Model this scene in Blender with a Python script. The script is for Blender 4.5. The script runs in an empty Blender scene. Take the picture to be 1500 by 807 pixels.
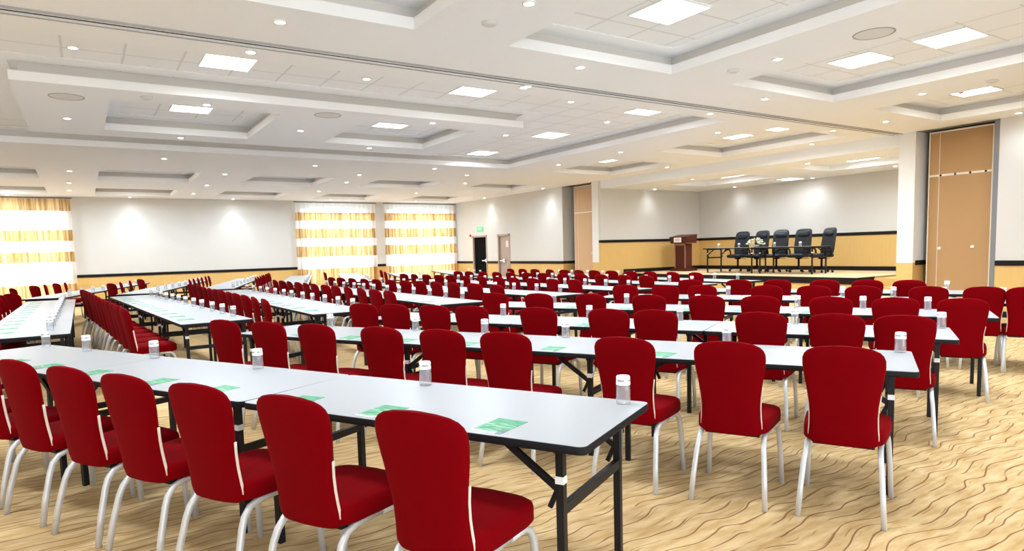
import bpy, bmesh, math, random
from mathutils import Vector, Matrix
R_ = math.radians
scene = bpy.context.scene
COL = scene.collection

# ---------------------------------------------------------------- camera
HC = 1.48
cam_d = bpy.data.cameras.new('camera')
cam = bpy.data.objects.new('camera', cam_d)
COL.objects.link(cam)
F_PX, PITCH, ROLL, YAW = 961.64, 0.08916, 0.02731, 0.57608
cam_d.sensor_width = 36.0
cam_d.lens = F_PX / 1500 * 36.0
cam_d.shift_y = (452.1 - 403.5) / 1500
cam_d.clip_start = 0.05
rt = Vector((math.cos(YAW), -math.sin(YAW), 0))
fh = Vector((math.sin(YAW), math.cos(YAW), 0))
fw = fh * math.cos(PITCH) - Vector((0, 0, 1)) * math.sin(PITCH)
up = fh * math.sin(PITCH) + Vector((0, 0, 1)) * math.cos(PITCH)
Rv = rt * math.cos(ROLL) - up * math.sin(ROLL)
Uv = rt * math.sin(ROLL) + up * math.cos(ROLL)
m = Matrix((Rv, Uv, -fw)).transposed().to_4x4()
m.translation = Vector((0, 0, HC))
cam.matrix_world = m
scene.camera = cam

# ---------------------------------------------------------------- light and exposure
scene.view_settings.view_transform = 'Standard'
scene.view_settings.look = 'None'
scene.view_settings.gamma = 1
scene.view_settings.use_curve_mapping = False
scene.view_settings.exposure = 0.86
scene.cycles.use_denoising = True
scene.cycles.max_bounces = 8
scene.cycles.diffuse_bounces = 5
scene.cycles.glossy_bounces = 3
scene.cycles.transparent_max_bounces = 12
scene.cycles.caustics_reflective = False
scene.cycles.caustics_refractive = False
scene.cycles.sample_clamp_indirect = 4.0
world = bpy.data.worlds.new('sky')
scene.world = world
world.use_nodes = True
wn = world.node_tree.nodes['Background']
wn.inputs[0].default_value = (0.78, 0.90, 1.0, 1)
wn.inputs[1].default_value = 2.2
sun_d = bpy.data.lights.new('sun', 'SUN')
sun_d.energy = 3.0
sun_d.angle = R_(8)
sun_d.color = (1.0, 0.9, 0.76)
sun = bpy.data.objects.new('sun', sun_d)
COL.objects.link(sun)
sun.rotation_euler = (R_(-58), 0, R_(12))
PANEL_W, SPOT_W, WASH_W = 36.0, 9.0, 18.0

# ---------------------------------------------------------------- materials
def mat(name, col=(1, 1, 1), rough=.6, metal=0.0, spec=.5, emit=None, es=0.0):
    m_ = bpy.data.materials.new(name)
    m_.use_nodes = True
    b = m_.node_tree.nodes['Principled BSDF']
    b.inputs['Base Color'].default_value = (*col, 1)
    b.inputs['Roughness'].default_value = rough
    b.inputs['Metallic'].default_value = metal
    b.inputs['Specular IOR Level'].default_value = spec
    if emit:
        b.inputs['Emission Color'].default_value = (*emit, 1)
        b.inputs['Emission Strength'].default_value = es
    return m_

def nd(m_, t, **kw):
    n_ = m_.node_tree.nodes.new(t)
    for k, v in kw.items():
        setattr(n_, k, v)
    return n_

def lk(m_, a, b):
    m_.node_tree.links.new(a, b)

def mth(m_, op, a, b=None, c=None):
    n_ = nd(m_, 'ShaderNodeMath', operation=op)
    for i_, v in enumerate((a, b, c)):
        if v is None:
            continue
        if isinstance(v, (int, float)):
            n_.inputs[i_].default_value = v
        else:
            lk(m_, v, n_.inputs[i_])
    return n_.outputs[0]

def mixc(m_, fac, a, b):
    n_ = nd(m_, 'ShaderNodeMix', data_type='RGBA')
    if isinstance(fac, (int, float)):
        n_.inputs[0].default_value = fac
    else:
        lk(m_, fac, n_.inputs[0])
    for i_, v in ((6, a), (7, b)):
        if isinstance(v, tuple):
            n_.inputs[i_].default_value = (*v, 1)
        else:
            lk(m_, v, n_.inputs[i_])
    return n_.outputs[2]

def noise(m_, vec, scale, detail=2, rough=.5):
    n_ = nd(m_, 'ShaderNodeTexNoise')
    n_.inputs['Scale'].default_value = scale
    n_.inputs['Detail'].default_value = detail
    n_.inputs['Roughness'].default_value = rough
    if vec is not None:
        lk(m_, vec, n_.inputs['Vector'])
    return n_.outputs[0]

def coords(m_, which='Object'):
    c = nd(m_, 'ShaderNodeTexCoord').outputs[which]
    s = nd(m_, 'ShaderNodeSeparateXYZ')
    lk(m_, c, s.inputs[0])
    return c, s.outputs[0], s.outputs[1], s.outputs[2]

def scaled(m_, vec, sx, sy, sz):
    n_ = nd(m_, 'ShaderNodeMapping')
    n_.inputs['Scale'].default_value = (sx, sy, sz)
    lk(m_, vec, n_.inputs['Vector'])
    return n_.outputs[0]

def bsdf(m_):
    return m_.node_tree.nodes['Principled BSDF']

def ramp01(m_, v, a, b):
    n_ = nd(m_, 'ShaderNodeMapRange')
    n_.inputs['From Min'].default_value = a
    n_.inputs['From Max'].default_value = b
    lk(m_, v, n_.inputs['Value'])
    return n_.outputs[0]

# carpet: straw ground with thin wandering brown lines
M_carpet = mat('carpet', rough=.95, spec=.1)
_c, _x, _y, _z = coords(M_carpet)
n1 = noise(M_carpet, scaled(M_carpet, _c, .9, .55, 1), 1.6, 2)
n2 = noise(M_carpet, scaled(M_carpet, _c, 1.9, 1.3, 1), 1.5, 1)
w1 = mth(M_carpet, 'ADD', mth(M_carpet, 'MULTIPLY', n1, 3.4), mth(M_carpet, 'MULTIPLY', n2, 1.35))
def lines(freq, width, off):
    ph = mth(M_carpet, 'ADD', mth(M_carpet, 'MULTIPLY', _y, freq), mth(M_carpet, 'ADD', w1, off))
    fr = mth(M_carpet, 'ABSOLUTE', mth(M_carpet, 'SUBTRACT', mth(M_carpet, 'FRACT', ph), .5))
    return ramp01(M_carpet, fr, width, width * .45), fr
l1, f1 = lines(11.0, .065, 0.0)
brk = ramp01(M_carpet, noise(M_carpet, scaled(M_carpet, _c, 1.2, 5, 1), 2.0, 1), .38, .44)
line = mth(M_carpet, 'MULTIPLY', l1, brk)
ph2 = mth(M_carpet, 'ADD', mth(M_carpet, 'MULTIPLY', _y, 17.0), mth(M_carpet, 'MULTIPLY', w1, 1.4))
f2 = mth(M_carpet, 'ABSOLUTE', mth(M_carpet, 'SUBTRACT', mth(M_carpet, 'FRACT', ph2), .5))
l2 = mth(M_carpet, 'MULTIPLY', ramp01(M_carpet, f2, .075, .03), ramp01(M_carpet, noise(M_carpet, scaled(M_carpet, _c, 1.3, 5, 1), 2.3, 1), .56, .64))
line = mth(M_carpet, 'MAXIMUM', line, mth(M_carpet, 'MULTIPLY', l2, .75))
base = mixc(M_carpet, ramp01(M_carpet, noise(M_carpet, scaled(M_carpet, _c, 2.0, 9, 1), 2.2, 3), .32, .68), (.51, .31, .125), (.75, .55, .30))
base = mixc(M_carpet, mth(M_carpet, 'MULTIPLY', noise(M_carpet, _c, 220, 2), .35), base, (.62, .40, .17))
colr = mixc(M_carpet, mth(M_carpet, 'MULTIPLY', line, .85), base, (.20, .075, .028))
lk(M_carpet, colr, bsdf(M_carpet).inputs['Base Color'])

M_ceil = mat('ceiling_paint', (.90, .93, .965), .9, spec=.2)
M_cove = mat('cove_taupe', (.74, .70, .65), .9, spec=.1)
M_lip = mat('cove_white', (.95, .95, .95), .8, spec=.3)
M_tile = mat('ceiling_tile', (.89, .92, .955), .95, spec=.1)
_c, _x, _y, _z = coords(M_tile)
def gridline(v, off):
    fr = mth(M_tile, 'ABSOLUTE', mth(M_tile, 'SUBTRACT', mth(M_tile, 'FRACT', mth(M_tile, 'ADD', mth(M_tile, 'DIVIDE', v, .6), off)), .5))
    return ramp01(M_tile, fr, .472, .485)
g = mth(M_tile, 'MAXIMUM', gridline(_x, .05), gridline(_y, .05))
g = mth(M_tile, 'MULTIPLY', g, .45)
lk(M_tile, mixc(M_tile, g, (.89, .92, .955), (.55, .55, .54)), bsdf(M_tile).inputs['Base Color'])

M_wall = mat('wall_paint', (.69, .68, .655), .85, spec=.2)
_c, _x, _y, _z = coords(M_wall)
lk(M_wall, mixc(M_wall, noise(M_wall, _c, 30, 3), (.69, .68, .655), (.67, .66, .635)), bsdf(M_wall).inputs['Base Color'])
M_white = mat('pillar_paint', (.88, .88, .87), .8, spec=.2)
M_dark = mat('dark_rail', (.010, .008, .007), .55, spec=.2)
def woodmat(name, a, b, rough, sc=(6, 6, 1), nsc=4):
    m_ = mat(name, a, rough)
    c, x, y, z = coords(m_)
    v = scaled(m_, c, *sc)
    lk(m_, mixc(m_, noise(m_, v, nsc, 4, .6), a, b), bsdf(m_).inputs['Base Color'])
    return m_
M_beech = woodmat('beech_panel', (.76, .51, .19), (.68, .44, .15), .45, (5, 5, .5))
M_mahog = woodmat('mahogany', (.095, .012, .007), (.06, .007, .004), .45, (14, 14, 1))
M_mahogl = woodmat('mahogany_trim', (.42, .20, .15), (.34, .14, .10), .35, (14, 14, 1))
M_partition = woodmat('partition_face', (.47, .275, .118), (.43, .25, .105), .6, (1, 1, .4), 3)
M_partfar = woodmat('partition_face_pale', (.66, .44, .26), (.62, .40, .22), .6, (1, 1, .4), 3)
M_alu = mat('aluminium', (.72, .72, .72), .35, .6)
M_trimw = mat('pale_trim', (.82, .74, .64), .5)
M_steel = mat('grey_steel', (.30, .31, .33), .4, .6)
M_red = mat('red_fabric', (.3, .002, .008), .85, spec=.04)
_c, _x, _y, _z = coords(M_red)
bmp = nd(M_red, 'ShaderNodeBump'); bmp.inputs['Strength'].default_value = .12
lk(M_red, noise(M_red, _c, 500, 1), bmp.inputs['Height'])
lk(M_red, bmp.outputs[0], bsdf(M_red).inputs['Normal'])
lk(M_red, mixc(M_red, noise(M_red, _c, 6, 2), (.19, .0001, .0022), (.165, .0002, .0024)), bsdf(M_red).inputs['Base Color'])
bsdf(M_red).inputs['Sheen Weight'].default_value = .03
bsdf(M_red).inputs['Sheen Roughness'].default_value = .4
bsdf(M_red).inputs['Sheen Tint'].default_value = (1, .3, .3, 1)
M_leg = mat('chair_silver', (.68, .68, .69), .42, .35)
M_strip = mat('cream_strip', (.80, .66, .56), .4)
M_black = mat('black_plastic', (.010, .009, .009), .6, spec=.2)
M_top = mat('table_laminate', (.68, .72, .76), .32, spec=.4)
_c, _x, _y, _z = coords(M_top)
lk(M_top, mixc(M_top, noise(M_top, _c, 3, 3), (.41, .415, .43), (.395, .40, .41)), bsdf(M_top).inputs['Base Color'])
M_edge = mat('table_edge', (.010, .009, .011), .6, spec=.2)
M_frame = mat('table_steel', (.010, .010, .012), .45, spec=.3)
M_sticker = mat('white_sticker', (.85, .85, .85), .6)
M_leather = mat('black_leather', (.012, .014, .020), .42, spec=.35)
M_chrome = mat('chrome', (.75, .75, .77), .2, 1)
M_paper = mat('paper_cap', (.88, .86, .84), .7)
_c, _x, _y, _z = coords(M_paper)
at = mth(M_paper, 'ARCTAN2', _x, _y)
dash = mth(M_paper, 'GREATER_THAN', mth(M_paper, 'FRACT', mth(M_paper, 'MULTIPLY', at, 5.1)), .38)
zz = mth(M_paper, 'MULTIPLY', mth(M_paper, 'GREATER_THAN', _z, .108), mth(M_paper, 'LESS_THAN', _z, .116))
sec = mth(M_paper, 'GREATER_THAN', mth(M_paper, 'FRACT', mth(M_paper, 'MULTIPLY', at, .64)), .35)
mk = mth(M_paper, 'MULTIPLY', mth(M_paper, 'MULTIPLY', dash, zz), sec)
lk(M_paper, mixc(M_paper, mk, (.88, .86, .84), (.10, .05, .07)), bsdf(M_paper).inputs['Base Color'])
M_glass = bpy.data.materials.new('tumbler_glass'); M_glass.use_nodes = True
nt = M_glass.node_tree; nt.nodes.clear()
o_ = nt.nodes.new('ShaderNodeOutputMaterial'); tr = nt.nodes.new('ShaderNodeBsdfTransparent')
gl = nt.nodes.new('ShaderNodeBsdfGlossy'); df = nt.nodes.new('ShaderNodeBsdfDiffuse')
gl.inputs['Roughness'].default_value = .08; df.inputs['Color'].default_value = (.85, .86, .9, 1)
lw = nt.nodes.new('ShaderNodeLayerWeight'); lw.inputs['Blend'].default_value = .35
m1 = nt.nodes.new('ShaderNodeMixShader'); m2 = nt.nodes.new('ShaderNodeMixShader')
m1.inputs[0].default_value = .20
tr.inputs['Color'].default_value = (.94, .95, .96, 1)
nt.links.new(tr.outputs[0], m1.inputs[1]); nt.links.new(df.outputs[0], m1.inputs[2])
nt.links.new(lw.outputs['Facing'], m2.inputs[0]); nt.links.new(m1.outputs[0], m2.inputs[1]); nt.links.new(gl.outputs[0], m2.inputs[2])
nt.links.new(m2.outputs[0], o_.inputs[0])
M_bro = mat('brochure_print', (.2, .6, .35), .45)
_c, _x, _y, _z = coords(M_bro)
nb = noise(M_bro, scaled(M_bro, _c, 12, 40, 1), 1.2, 3)
gcol = mixc(M_bro, ramp01(M_bro, nb, .40, .62), (.012, .26, .11), (.26, .52, .32))
band = mth(M_bro, 'GREATER_THAN', _y, .045)
gcol = mixc(M_bro, mth(M_bro, 'MULTIPLY', band, .6), gcol, (.012, .28, .12))
bottom = mth(M_bro, 'LESS_THAN', _y, -.088)
gcol = mixc(M_bro, bottom, gcol, (.75, .85, .80))
cor = mth(M_bro, 'MULTIPLY', mth(M_bro, 'GREATER_THAN', _x, .045), mth(M_bro, 'LESS_THAN', _y, -.04))
gcol = mixc(M_bro, mth(M_bro, 'MULTIPLY', cor, .8), gcol, (.10, .16, .17))
lk(M_bro, gcol, bsdf(M_bro).inputs['Base Color'])
M_lamp = mat('lamp_diffuser', (1, 1, 1), .5, emit=(1, .985, .96), es=5.0)
M_spotl = mat('spot_lens', (1, 1, 1), .5, emit=(1, .97, .92), es=25.0)
M_exit = mat('exit_green', (.10, .50, .22), .5, emit=(.25, 1.0, .45), es=.22)
M_redp = mat('red_plastic', (.55, .01, .01), .4)
M_night = mat('dark_doorleaf', (.004, .004, .005), .8, spec=.05)
M_door = mat('door_taupe', (.42, .33, .29), .5)
M_speaker = mat('speaker_grille', (.72, .72, .70), .8)
M_ring = mat('ring_grey', (.40, .40, .39), .6)
M_winframe = mat('window_frame_white', (.8, .8, .8), .5)
M_pane = bpy.data.materials.new('window_glass'); M_pane.use_nodes = True
nt = M_pane.node_tree; nt.nodes.clear()
o_ = nt.nodes.new('ShaderNodeOutputMaterial'); tr = nt.nodes.new('ShaderNodeBsdfTransparent'); gl = nt.nodes.new('ShaderNodeBsdfGlossy')
gl.inputs['Roughness'].default_value = .02
ms = nt.nodes.new('ShaderNodeMixShader'); ms.inputs[0].default_value = .06
nt.links.new(tr.outputs[0], ms.inputs[1]); nt.links.new(gl.outputs[0], ms.inputs[2]); nt.links.new(ms.outputs[0], o_.inputs[0])

def curtain_mat(name, bands):
    m_ = bpy.data.materials.new(name); m_.use_nodes = True
    nt_ = m_.node_tree; nt_.nodes.clear()
    out = nt_.nodes.new('ShaderNodeOutputMaterial')
    c, x, y, z = coords(m_)
    fac = None
    for a, b in bands:
        q_ = mth(m_, 'MULTIPLY', mth(m_, 'GREATER_THAN', z, a), mth(m_, 'LESS_THAN', z, b))
        fac = q_ if fac is None else mth(m_, 'MAXIMUM', fac, q_)
    nz = noise(m_, scaled(m_, c, 5, 1, .15), 3, 4, .75)
    gold = mixc(m_, ramp01(m_, nz, .40, .60), (.44, .25, .085), (.86, .60, .31))
    col = mixc(m_, fac, (.97, .95, .92), gold)
    d_ = nt_.nodes.new('ShaderNodeBsdfDiffuse'); t_ = nt_.nodes.new('ShaderNodeBsdfTranslucent')
    tp = nt_.nodes.new('ShaderNodeBsdfTransparent')
    lk(m_, col, d_.inputs[0]); lk(m_, col, t_.inputs[0])
    a_ = nt_.nodes.new('ShaderNodeMixShader'); a_.inputs[0].default_value = .62
    lk(m_, d_.outputs[0], a_.inputs[1]); lk(m_, t_.outputs[0], a_.inputs[2])
    b_ = nt_.nodes.new('ShaderNodeMixShader')
    lk(m_, mth(m_, 'MULTIPLY', mth(m_, 'SUBTRACT', 1.0, fac), .22), b_.inputs[0])
    lk(m_, a_.outputs[0], b_.inputs[1]); lk(m_, tp.outputs[0], b_.inputs[2])
    lk(m_, b_.outputs[0], out.inputs[0])
    return m_

# ---------------------------------------------------------------- mesh helpers
class MB:
    def __init__(s):
        s.v = []; s.f = []; s.mi = []; s.sm = []
    def add(s, vs, fs, mi=0, sm=False):
        o = len(s.v)
        s.v += [tuple(p) for p in vs]
        for f in fs:
            s.f.append([i + o for i in f]); s.mi.append(mi); s.sm.append(sm)
        return s
    def box(s, x0, x1, y0, y1, z0, z1, mi=0, mtx=None):
        vs = [Vector((x, y, z)) for z in (z0, z1) for y in (y0, y1) for x in (x0, x1)]
        if mtx is not None:
            vs = [mtx @ p for p in vs]
        return s.add(vs, [(0, 2, 3, 1), (4, 5, 7, 6), (0, 1, 5, 4), (2, 6, 7, 3), (0, 4, 6, 2), (1, 3, 7, 5)], mi)
    def rings(s, rings, mi=0, sm=True, cap0=True, cap1=True):
        n_ = len(rings[0]); vs = [p for r in rings for p in r]; fs = []
        for i in range(len(rings) - 1):
            for j in range(n_):
                k = (j + 1) % n_
                fs.append((i * n_ + j, i * n_ + k, (i + 1) * n_ + k, (i + 1) * n_ + j))
        s.add(vs, fs, mi, sm)
        if cap0: s.add(rings[0], [tuple(range(n_))[::-1]], mi, False)
        if cap1: s.add(rings[-1], [tuple(range(n_))], mi, False)
        return s
    def tube(s, pts, ra, rb=None, n_=8, mi=0, side=Vector((1, 0, 0)), sq=2.0):
        rb = ra if rb is None else rb
        pts = [Vector(p) for p in pts]; rings = []
        for i, p in enumerate(pts):
            t = (pts[min(i + 1, len(pts) - 1)] - pts[max(i - 1, 0)]).normalized()
            a = side - t * side.dot(t)
            if a.length < 1e-4: a = Vector((0, 1, 0)) - t * t.y
            a.normalize(); b = t.cross(a)
            rg = []
            for j in range(n_):
                th = 2 * math.pi * (j + .5) / n_
                c, d = math.cos(th), math.sin(th)
                c = math.copysign(abs(c) ** (2 / sq), c); d = math.copysign(abs(d) ** (2 / sq), d)
                rg.append(p + a * c * ra + b * d * rb)
            rings.append(rg)
        return s.rings(rings, mi)
    def bar(s, p0, p1, w, h, mi=0, side=Vector((1, 0, 0))):
        p0, p1 = Vector(p0), Vector(p1); t = (p1 - p0).normalized()
        a = side - t * side.dot(t)
        if a.length < 1e-4: a = Vector((0, 1, 0)) - t * t.y
        a.normalize(); b = t.cross(a)
        rings = [[p + a * (w / 2 * i) + b * (h / 2 * j) for i, j in ((1, 1), (-1, 1), (-1, -1), (1, -1))] for p in (p0, p1)]
        return s.rings(rings, mi, False)
    def lathe(s, prof, n_=16, mi=0, cx=0, cy=0, sm=True, caps=(True, True)):
        rings = [[Vector((cx + r * math.cos(2 * math.pi * j / n_), cy + r * math.sin(2 * math.pi * j / n_), z)) for j in range(n_)] for r, z in prof]
        return s.rings(rings, mi, sm, *caps)
    def mesh(s, name, mats):
        me = bpy.data.meshes.new(name)
        me.from_pydata(s.v, [], s.f)
        for m_ in (mats if isinstance(mats, (list, tuple)) else [mats]):
            me.materials.append(m_)
        me.polygons.foreach_set('material_index', s.mi)
        me.polygons.foreach_set('use_smooth', s.sm)
        me.validate(); me.update()
        bm = bmesh.new(); bm.from_mesh(me)
        bmesh.ops.remove_doubles(bm, verts=bm.verts, dist=1e-5)
        bmesh.ops.recalc_face_normals(bm, faces=bm.faces)
        bm.to_mesh(me); bm.free()
        return me
    def obj(s, name, mats, parent=None, loc=(0, 0, 0), rz=0):
        o = bpy.data.objects.new(name, s.mesh(name, mats)); COL.objects.link(o)
        o.location = loc; o.rotation_euler = (0, 0, rz)
        if parent is not None: o.parent = parent
        return o

def tag(o, label=None, cat=None, group=None, kind=None):
    if label: o['label'] = label
    if cat: o['category'] = cat
    if group: o['group'] = group
    if kind: o['kind'] = kind
    return o

def empty(name, loc=(0, 0, 0), rz=0):
    o = bpy.data.objects.new(name, None); COL.objects.link(o)
    o.location = loc; o.rotation_euler = (0, 0, rz); o.empty_display_size = .1
    return o

def dup(root, loc, rz, sc=1.0):
    r = root.copy(); COL.objects.link(r); r.location = loc; r.rotation_euler = (0, 0, rz); r.scale = (1, sc, 1)
    for ch in list(root.children):
        c = ch.copy(); COL.objects.link(c); c.parent = r
        for g_ in ch.children:
            d = g_.copy(); COL.objects.link(d); d.parent = c
    return r

def struct(o):
    o['kind'] = 'structure'
    return o

ORD = ['zeroth', 'first', 'second', 'third', 'fourth', 'fifth', 'sixth', 'seventh', 'eighth', 'ninth', 'tenth', 'eleventh', 'twelfth', 'thirteenth']

# ---------------------------------------------------------------- room shell
X0, XR, Y0, YF = -3.8, 14.1, -3.0, 26.1
ZC, ZT, ZW = 3.61, 3.85, 4.2
# floor
fl = MB()
fl.box(X0 - .2, XR + .1, Y0, YF + .3, -.12, 0)
struct(fl.obj('floor', M_carpet))

# ceiling: soffit with rectangular recesses
K = .98
recs = []        # x0,x1,y0,y1
def rc(a, b, c, d): recs.append((a, b, c, d))
for a, b in ((-3.1, -.75), (.40, 2.82), (3.90, 6.32), (7.42, 9.85), (11.0, 13.3)):
    rc(a, b, 1.5, 5.93)
rings_ = [(-4.0, 9.50, 7.65, 14.65)]
islands = [(-.57, 6.65, 9.70, 13.35)]
small = [(.45, 2.66, 10.35, 12.72), (3.98, 6.05, 10.35, 12.55)]
rc(11.0, 13.3, 7.7, 10.85); rc(11.0, 13.3, 12.3, 14.9)
for a, b in ((-3.1, -.75), (.48, 2.66), (4.0, 6.1), (7.4, 9.55), (10.95, 13.2)):
    rc(a, b, 18.2, 20.6 if a < 7 else 20.2); rc(a, b, 22.9, 25.2)
def inside(r, x, y): return r[0] < x < r[1] and r[2] < y < r[3]
def high(x, y):
    for r in recs + small:
        if inside(r, x, y): return True
    for r in rings_:
        if inside(r, x, y) and not any(inside(i_, x, y) for i_ in islands): return True
    return False
allr = recs + rings_ + islands + small
ZL = 3.72; SB = .09
def level(x, y, upper):
    # upper part of a recess is set back behind the lower fascia
    if not upper: return high(x, y)
    for r in recs + small:
        if inside((r[0] - SB, r[1] + SB, r[2] - SB, r[3] + SB), x, y): return True
    for r in rings_:
        if inside((r[0] - SB, r[1] + SB, r[2] - SB, r[3] + SB), x, y) and not any(inside((i_[0] + SB, i_[1] - SB, i_[2] + SB, i_[3] - SB), x, y) for i_ in islands): return True
    return False
def slabcells(upper):
    d = SB if upper else 0
    xs = {X0, XR}; ys = {Y0, YF}
    for r in allr:
        for q_ in (r[0] - d, r[1] + d, r[0] + d, r[1] - d):
            if X0 < q_ < XR: xs.add(q_)
        for q_ in (r[2] - d, r[3] + d, r[2] + d, r[3] - d):
            if Y0 < q_ < YF: ys.add(q_)
    xs = sorted(xs); ys = sorted(ys)
    solid = {}
    for i in range(len(xs) - 1):
        for j in range(len(ys) - 1):
            solid[i, j] = not level((xs[i] + xs[i + 1]) / 2, (ys[j] + ys[j + 1]) / 2, upper)
    return xs, ys, solid
cb = MB()
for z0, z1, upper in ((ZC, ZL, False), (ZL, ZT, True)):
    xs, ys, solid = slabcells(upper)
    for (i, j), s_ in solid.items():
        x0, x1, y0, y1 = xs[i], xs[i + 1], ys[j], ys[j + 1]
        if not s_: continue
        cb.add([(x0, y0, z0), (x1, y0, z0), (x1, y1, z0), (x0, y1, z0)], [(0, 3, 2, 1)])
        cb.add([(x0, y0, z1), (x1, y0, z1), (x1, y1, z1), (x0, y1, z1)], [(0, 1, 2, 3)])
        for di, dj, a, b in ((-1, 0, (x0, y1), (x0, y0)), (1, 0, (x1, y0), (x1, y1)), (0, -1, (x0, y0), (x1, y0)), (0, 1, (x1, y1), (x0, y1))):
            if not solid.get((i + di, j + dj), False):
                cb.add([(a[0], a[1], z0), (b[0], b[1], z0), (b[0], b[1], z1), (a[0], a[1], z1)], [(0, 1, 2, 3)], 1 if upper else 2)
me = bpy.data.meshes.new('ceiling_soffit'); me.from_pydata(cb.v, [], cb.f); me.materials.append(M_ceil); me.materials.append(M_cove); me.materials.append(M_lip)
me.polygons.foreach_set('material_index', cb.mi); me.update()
o = bpy.data.objects.new('ceiling', me); COL.objects.link(o); struct(o)
# tiled ceiling field above the recesses, with a plain plaster margin round each
tb = MB(); tb.box(X0, XR, Y0, YF, ZT, ZT + .1)
struct(tb.obj('ceiling_tiles', M_tile))
mg = MB()
def frame_ring(r, w_, z0, z1, inner=False):
    a, b, c, d = r
    if inner: a, b, c, d = a - w_, b + w_, c - w_, d + w_
    mg.box(a, b, c, c + w_, z0, z1); mg.box(a, b, d - w_, d, z0, z1)
    mg.box(a, a + w_, c + w_, d - w_, z0, z1); mg.box(b - w_, b, c + w_, d - w_, z0, z1)
for r in recs + small:
    frame_ring((r[0] - SB, r[1] + SB, r[2] - SB, r[3] + SB), .30, ZT - .012, ZT - .0005)
frame_ring((X0 + .001, rings_[0][1] + SB, rings_[0][2] - SB, rings_[0][3] + SB), .30, ZT - .012, ZT - .0005)
frame_ring(tuple(islands[0]), .30, ZT - .012, ZT - .0005, inner=True)
struct(mg.obj('ceiling_margin', M_ceil))

# walls
WT = .18
RZ0, RZ1 = .95, 1.045
def wall_run(name, segs, x=None, y=None, sgn=1, z1=ZC, rail=True, base=True):
    """segs: (a,b) along the wall; white paint above the rail, beech below."""
    root = None
    for k, (a, b) in enumerate(segs):
        w_, pn = MB(), MB()
        for mbx, za, zb in ((w_, RZ1, z1), (pn, 0, RZ0)):
            if x is not None: mbx.box(min(x, x + sgn * WT), max(x, x + sgn * WT), a, b, za, zb)
            else: mbx.box(a, b, min(y, y + sgn * WT), max(y, y + sgn * WT), za, zb)
        o_ = struct(w_.obj(name, M_wall)); struct(pn.obj(name + '_wainscot', M_beech, o_))
        rl = MB(); bs = MB(); t = .018
        for mbx, za, zb in ((rl, RZ0, RZ1), (bs, 0.0, .11)):
            if x is not None: mbx.box(min(x - sgn * t, x + sgn * WT * (1 if za > .5 else 0)), max(x - sgn * t, x + sgn * WT * (1 if za > .5 else 0)), a, b, za, zb)
            else: mbx.box(a, b, min(y - sgn * t, y + sgn * WT * (1 if za > .5 else 0)), max(y - sgn * t, y + sgn * WT * (1 if za > .5 else 0)), za, zb)
        struct(rl.obj('rail', M_dark, o_)); struct(bs.obj('baseboard', M_dark, o_))

# key stations along the right wall (stage side)
YD1a, YD1b = 23.47, 24.66
YD2a, YD2b = 21.72, 22.62
YP1, YP0 = 18.32, 16.74      # far partition pocket
YS1, YS0 = 16.30, 7.06       # stage opening
YQ1, YQ0 = 6.74, 5.30        # near partition pocket
wall_run('wall_right', [(YD1b, YF), (YD2b, YD1a), (YP1, YD2a), (Y0, YQ0)], x=XR)
for a, b in ((YD2a, YD2b), (YD1a, YD1b)):
    struct(MB().box(XR, XR + WT, a, b, 2.12, ZC).obj('wall_right_lintel', M_wall))
# far wall with window openings
WIN = [(-3.55, -.45), (7.25, 9.95), (10.85, 13.75)]
wall_run('wall_far', [(-.45, 7.25), (9.95, 10.85), (13.75, XR + WT)], y=YF)
wall_run('wall_far', [(X0 - WT, -3.55)], y=YF)
for k, (a, b) in enumerate(WIN):
    struct(MB().box(a, b, YF, YF + WT, 3.35, ZC).obj('wall_far_lintel', M_wall))
    struct(MB().box(a, b, YF, YF + WT, 0, .25).obj('wall_far_sill', M_wall))
    w_ = MB()
    n_ = 3; fw_ = .06
    for i in range(n_ + 1):
        xx = a + (b - a) * i / n_
        w_.box(max(a, xx - fw_ / 2), min(b, xx + fw_ / 2), YF + .05, YF + .11, .25, 3.35)
    for zz_ in (.25, 2.3, 3.29): w_.box(a, b, YF + .05, YF + .11, zz_, zz_ + fw_)
    wo = struct(w_.obj('window_%d' % (k + 1), M_winframe))
    struct(MB().box(a, b, YF + .075, YF + .081, .25, 3.35).obj('pane', M_pane, wo))
# closed side wall; back wall left open behind the camera for sky light
wall_run('wall_left', [(Y0, YF)], x=X0, sgn=-1)
wall_run('wall_back', [(6.5, XR + WT)], y=Y0, sgn=-1)
# pillars and pockets
def pillar(name, x0, x1, y0, y1, z1=ZC):
    o_ = struct(MB().box(x0, x1, y0, y1, 1.0, z1).obj(name, M_white))
    struct(MB().box(x0, x1, y0, y1, 0, 1.0).obj('wainscot', M_beech, o_))
    return o_
pillar('pillar_near', XR, XR + .9, YQ1, YS0)
pillar('pillar_far', XR, XR + .9, YS1 + .121, YP0)
PD = .62
for ya, yb, nm in ((YQ0, YQ1, 'near'), (YP0, YP1, 'far')):
    struct(MB().box(XR + .9, XR + .95, ya, yb, 0, ZC).obj('wall_pocket_back_' + nm, M_steel))
    struct(MB().box(XR, XR + .95, ya - .03, yb, ZC, ZC + .1).obj('ceiling_pocket_' + nm, M_steel))
o_ = struct(MB().box(XR + WT + .001, XR + .9, YP1, YP1 + .1, 1.045, ZC).obj('wall_pocket_cheek', M_wall))
struct(MB().box(XR + WT + .001, XR + .9, YP1, YP1 + .1, 0, .95).obj('wainscot', M_beech, o_))
struct(MB().box(XR + WT + .001, XR + .9, YP1 - .018, YP1 + .1, .95, 1.045).obj('rail', M_dark, o_))
struct(MB().box(XR + .10, XR + .9, YQ1 - .018, YQ1, .95, 1.045).obj('trim_pocket_rail', M_dark))
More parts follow.
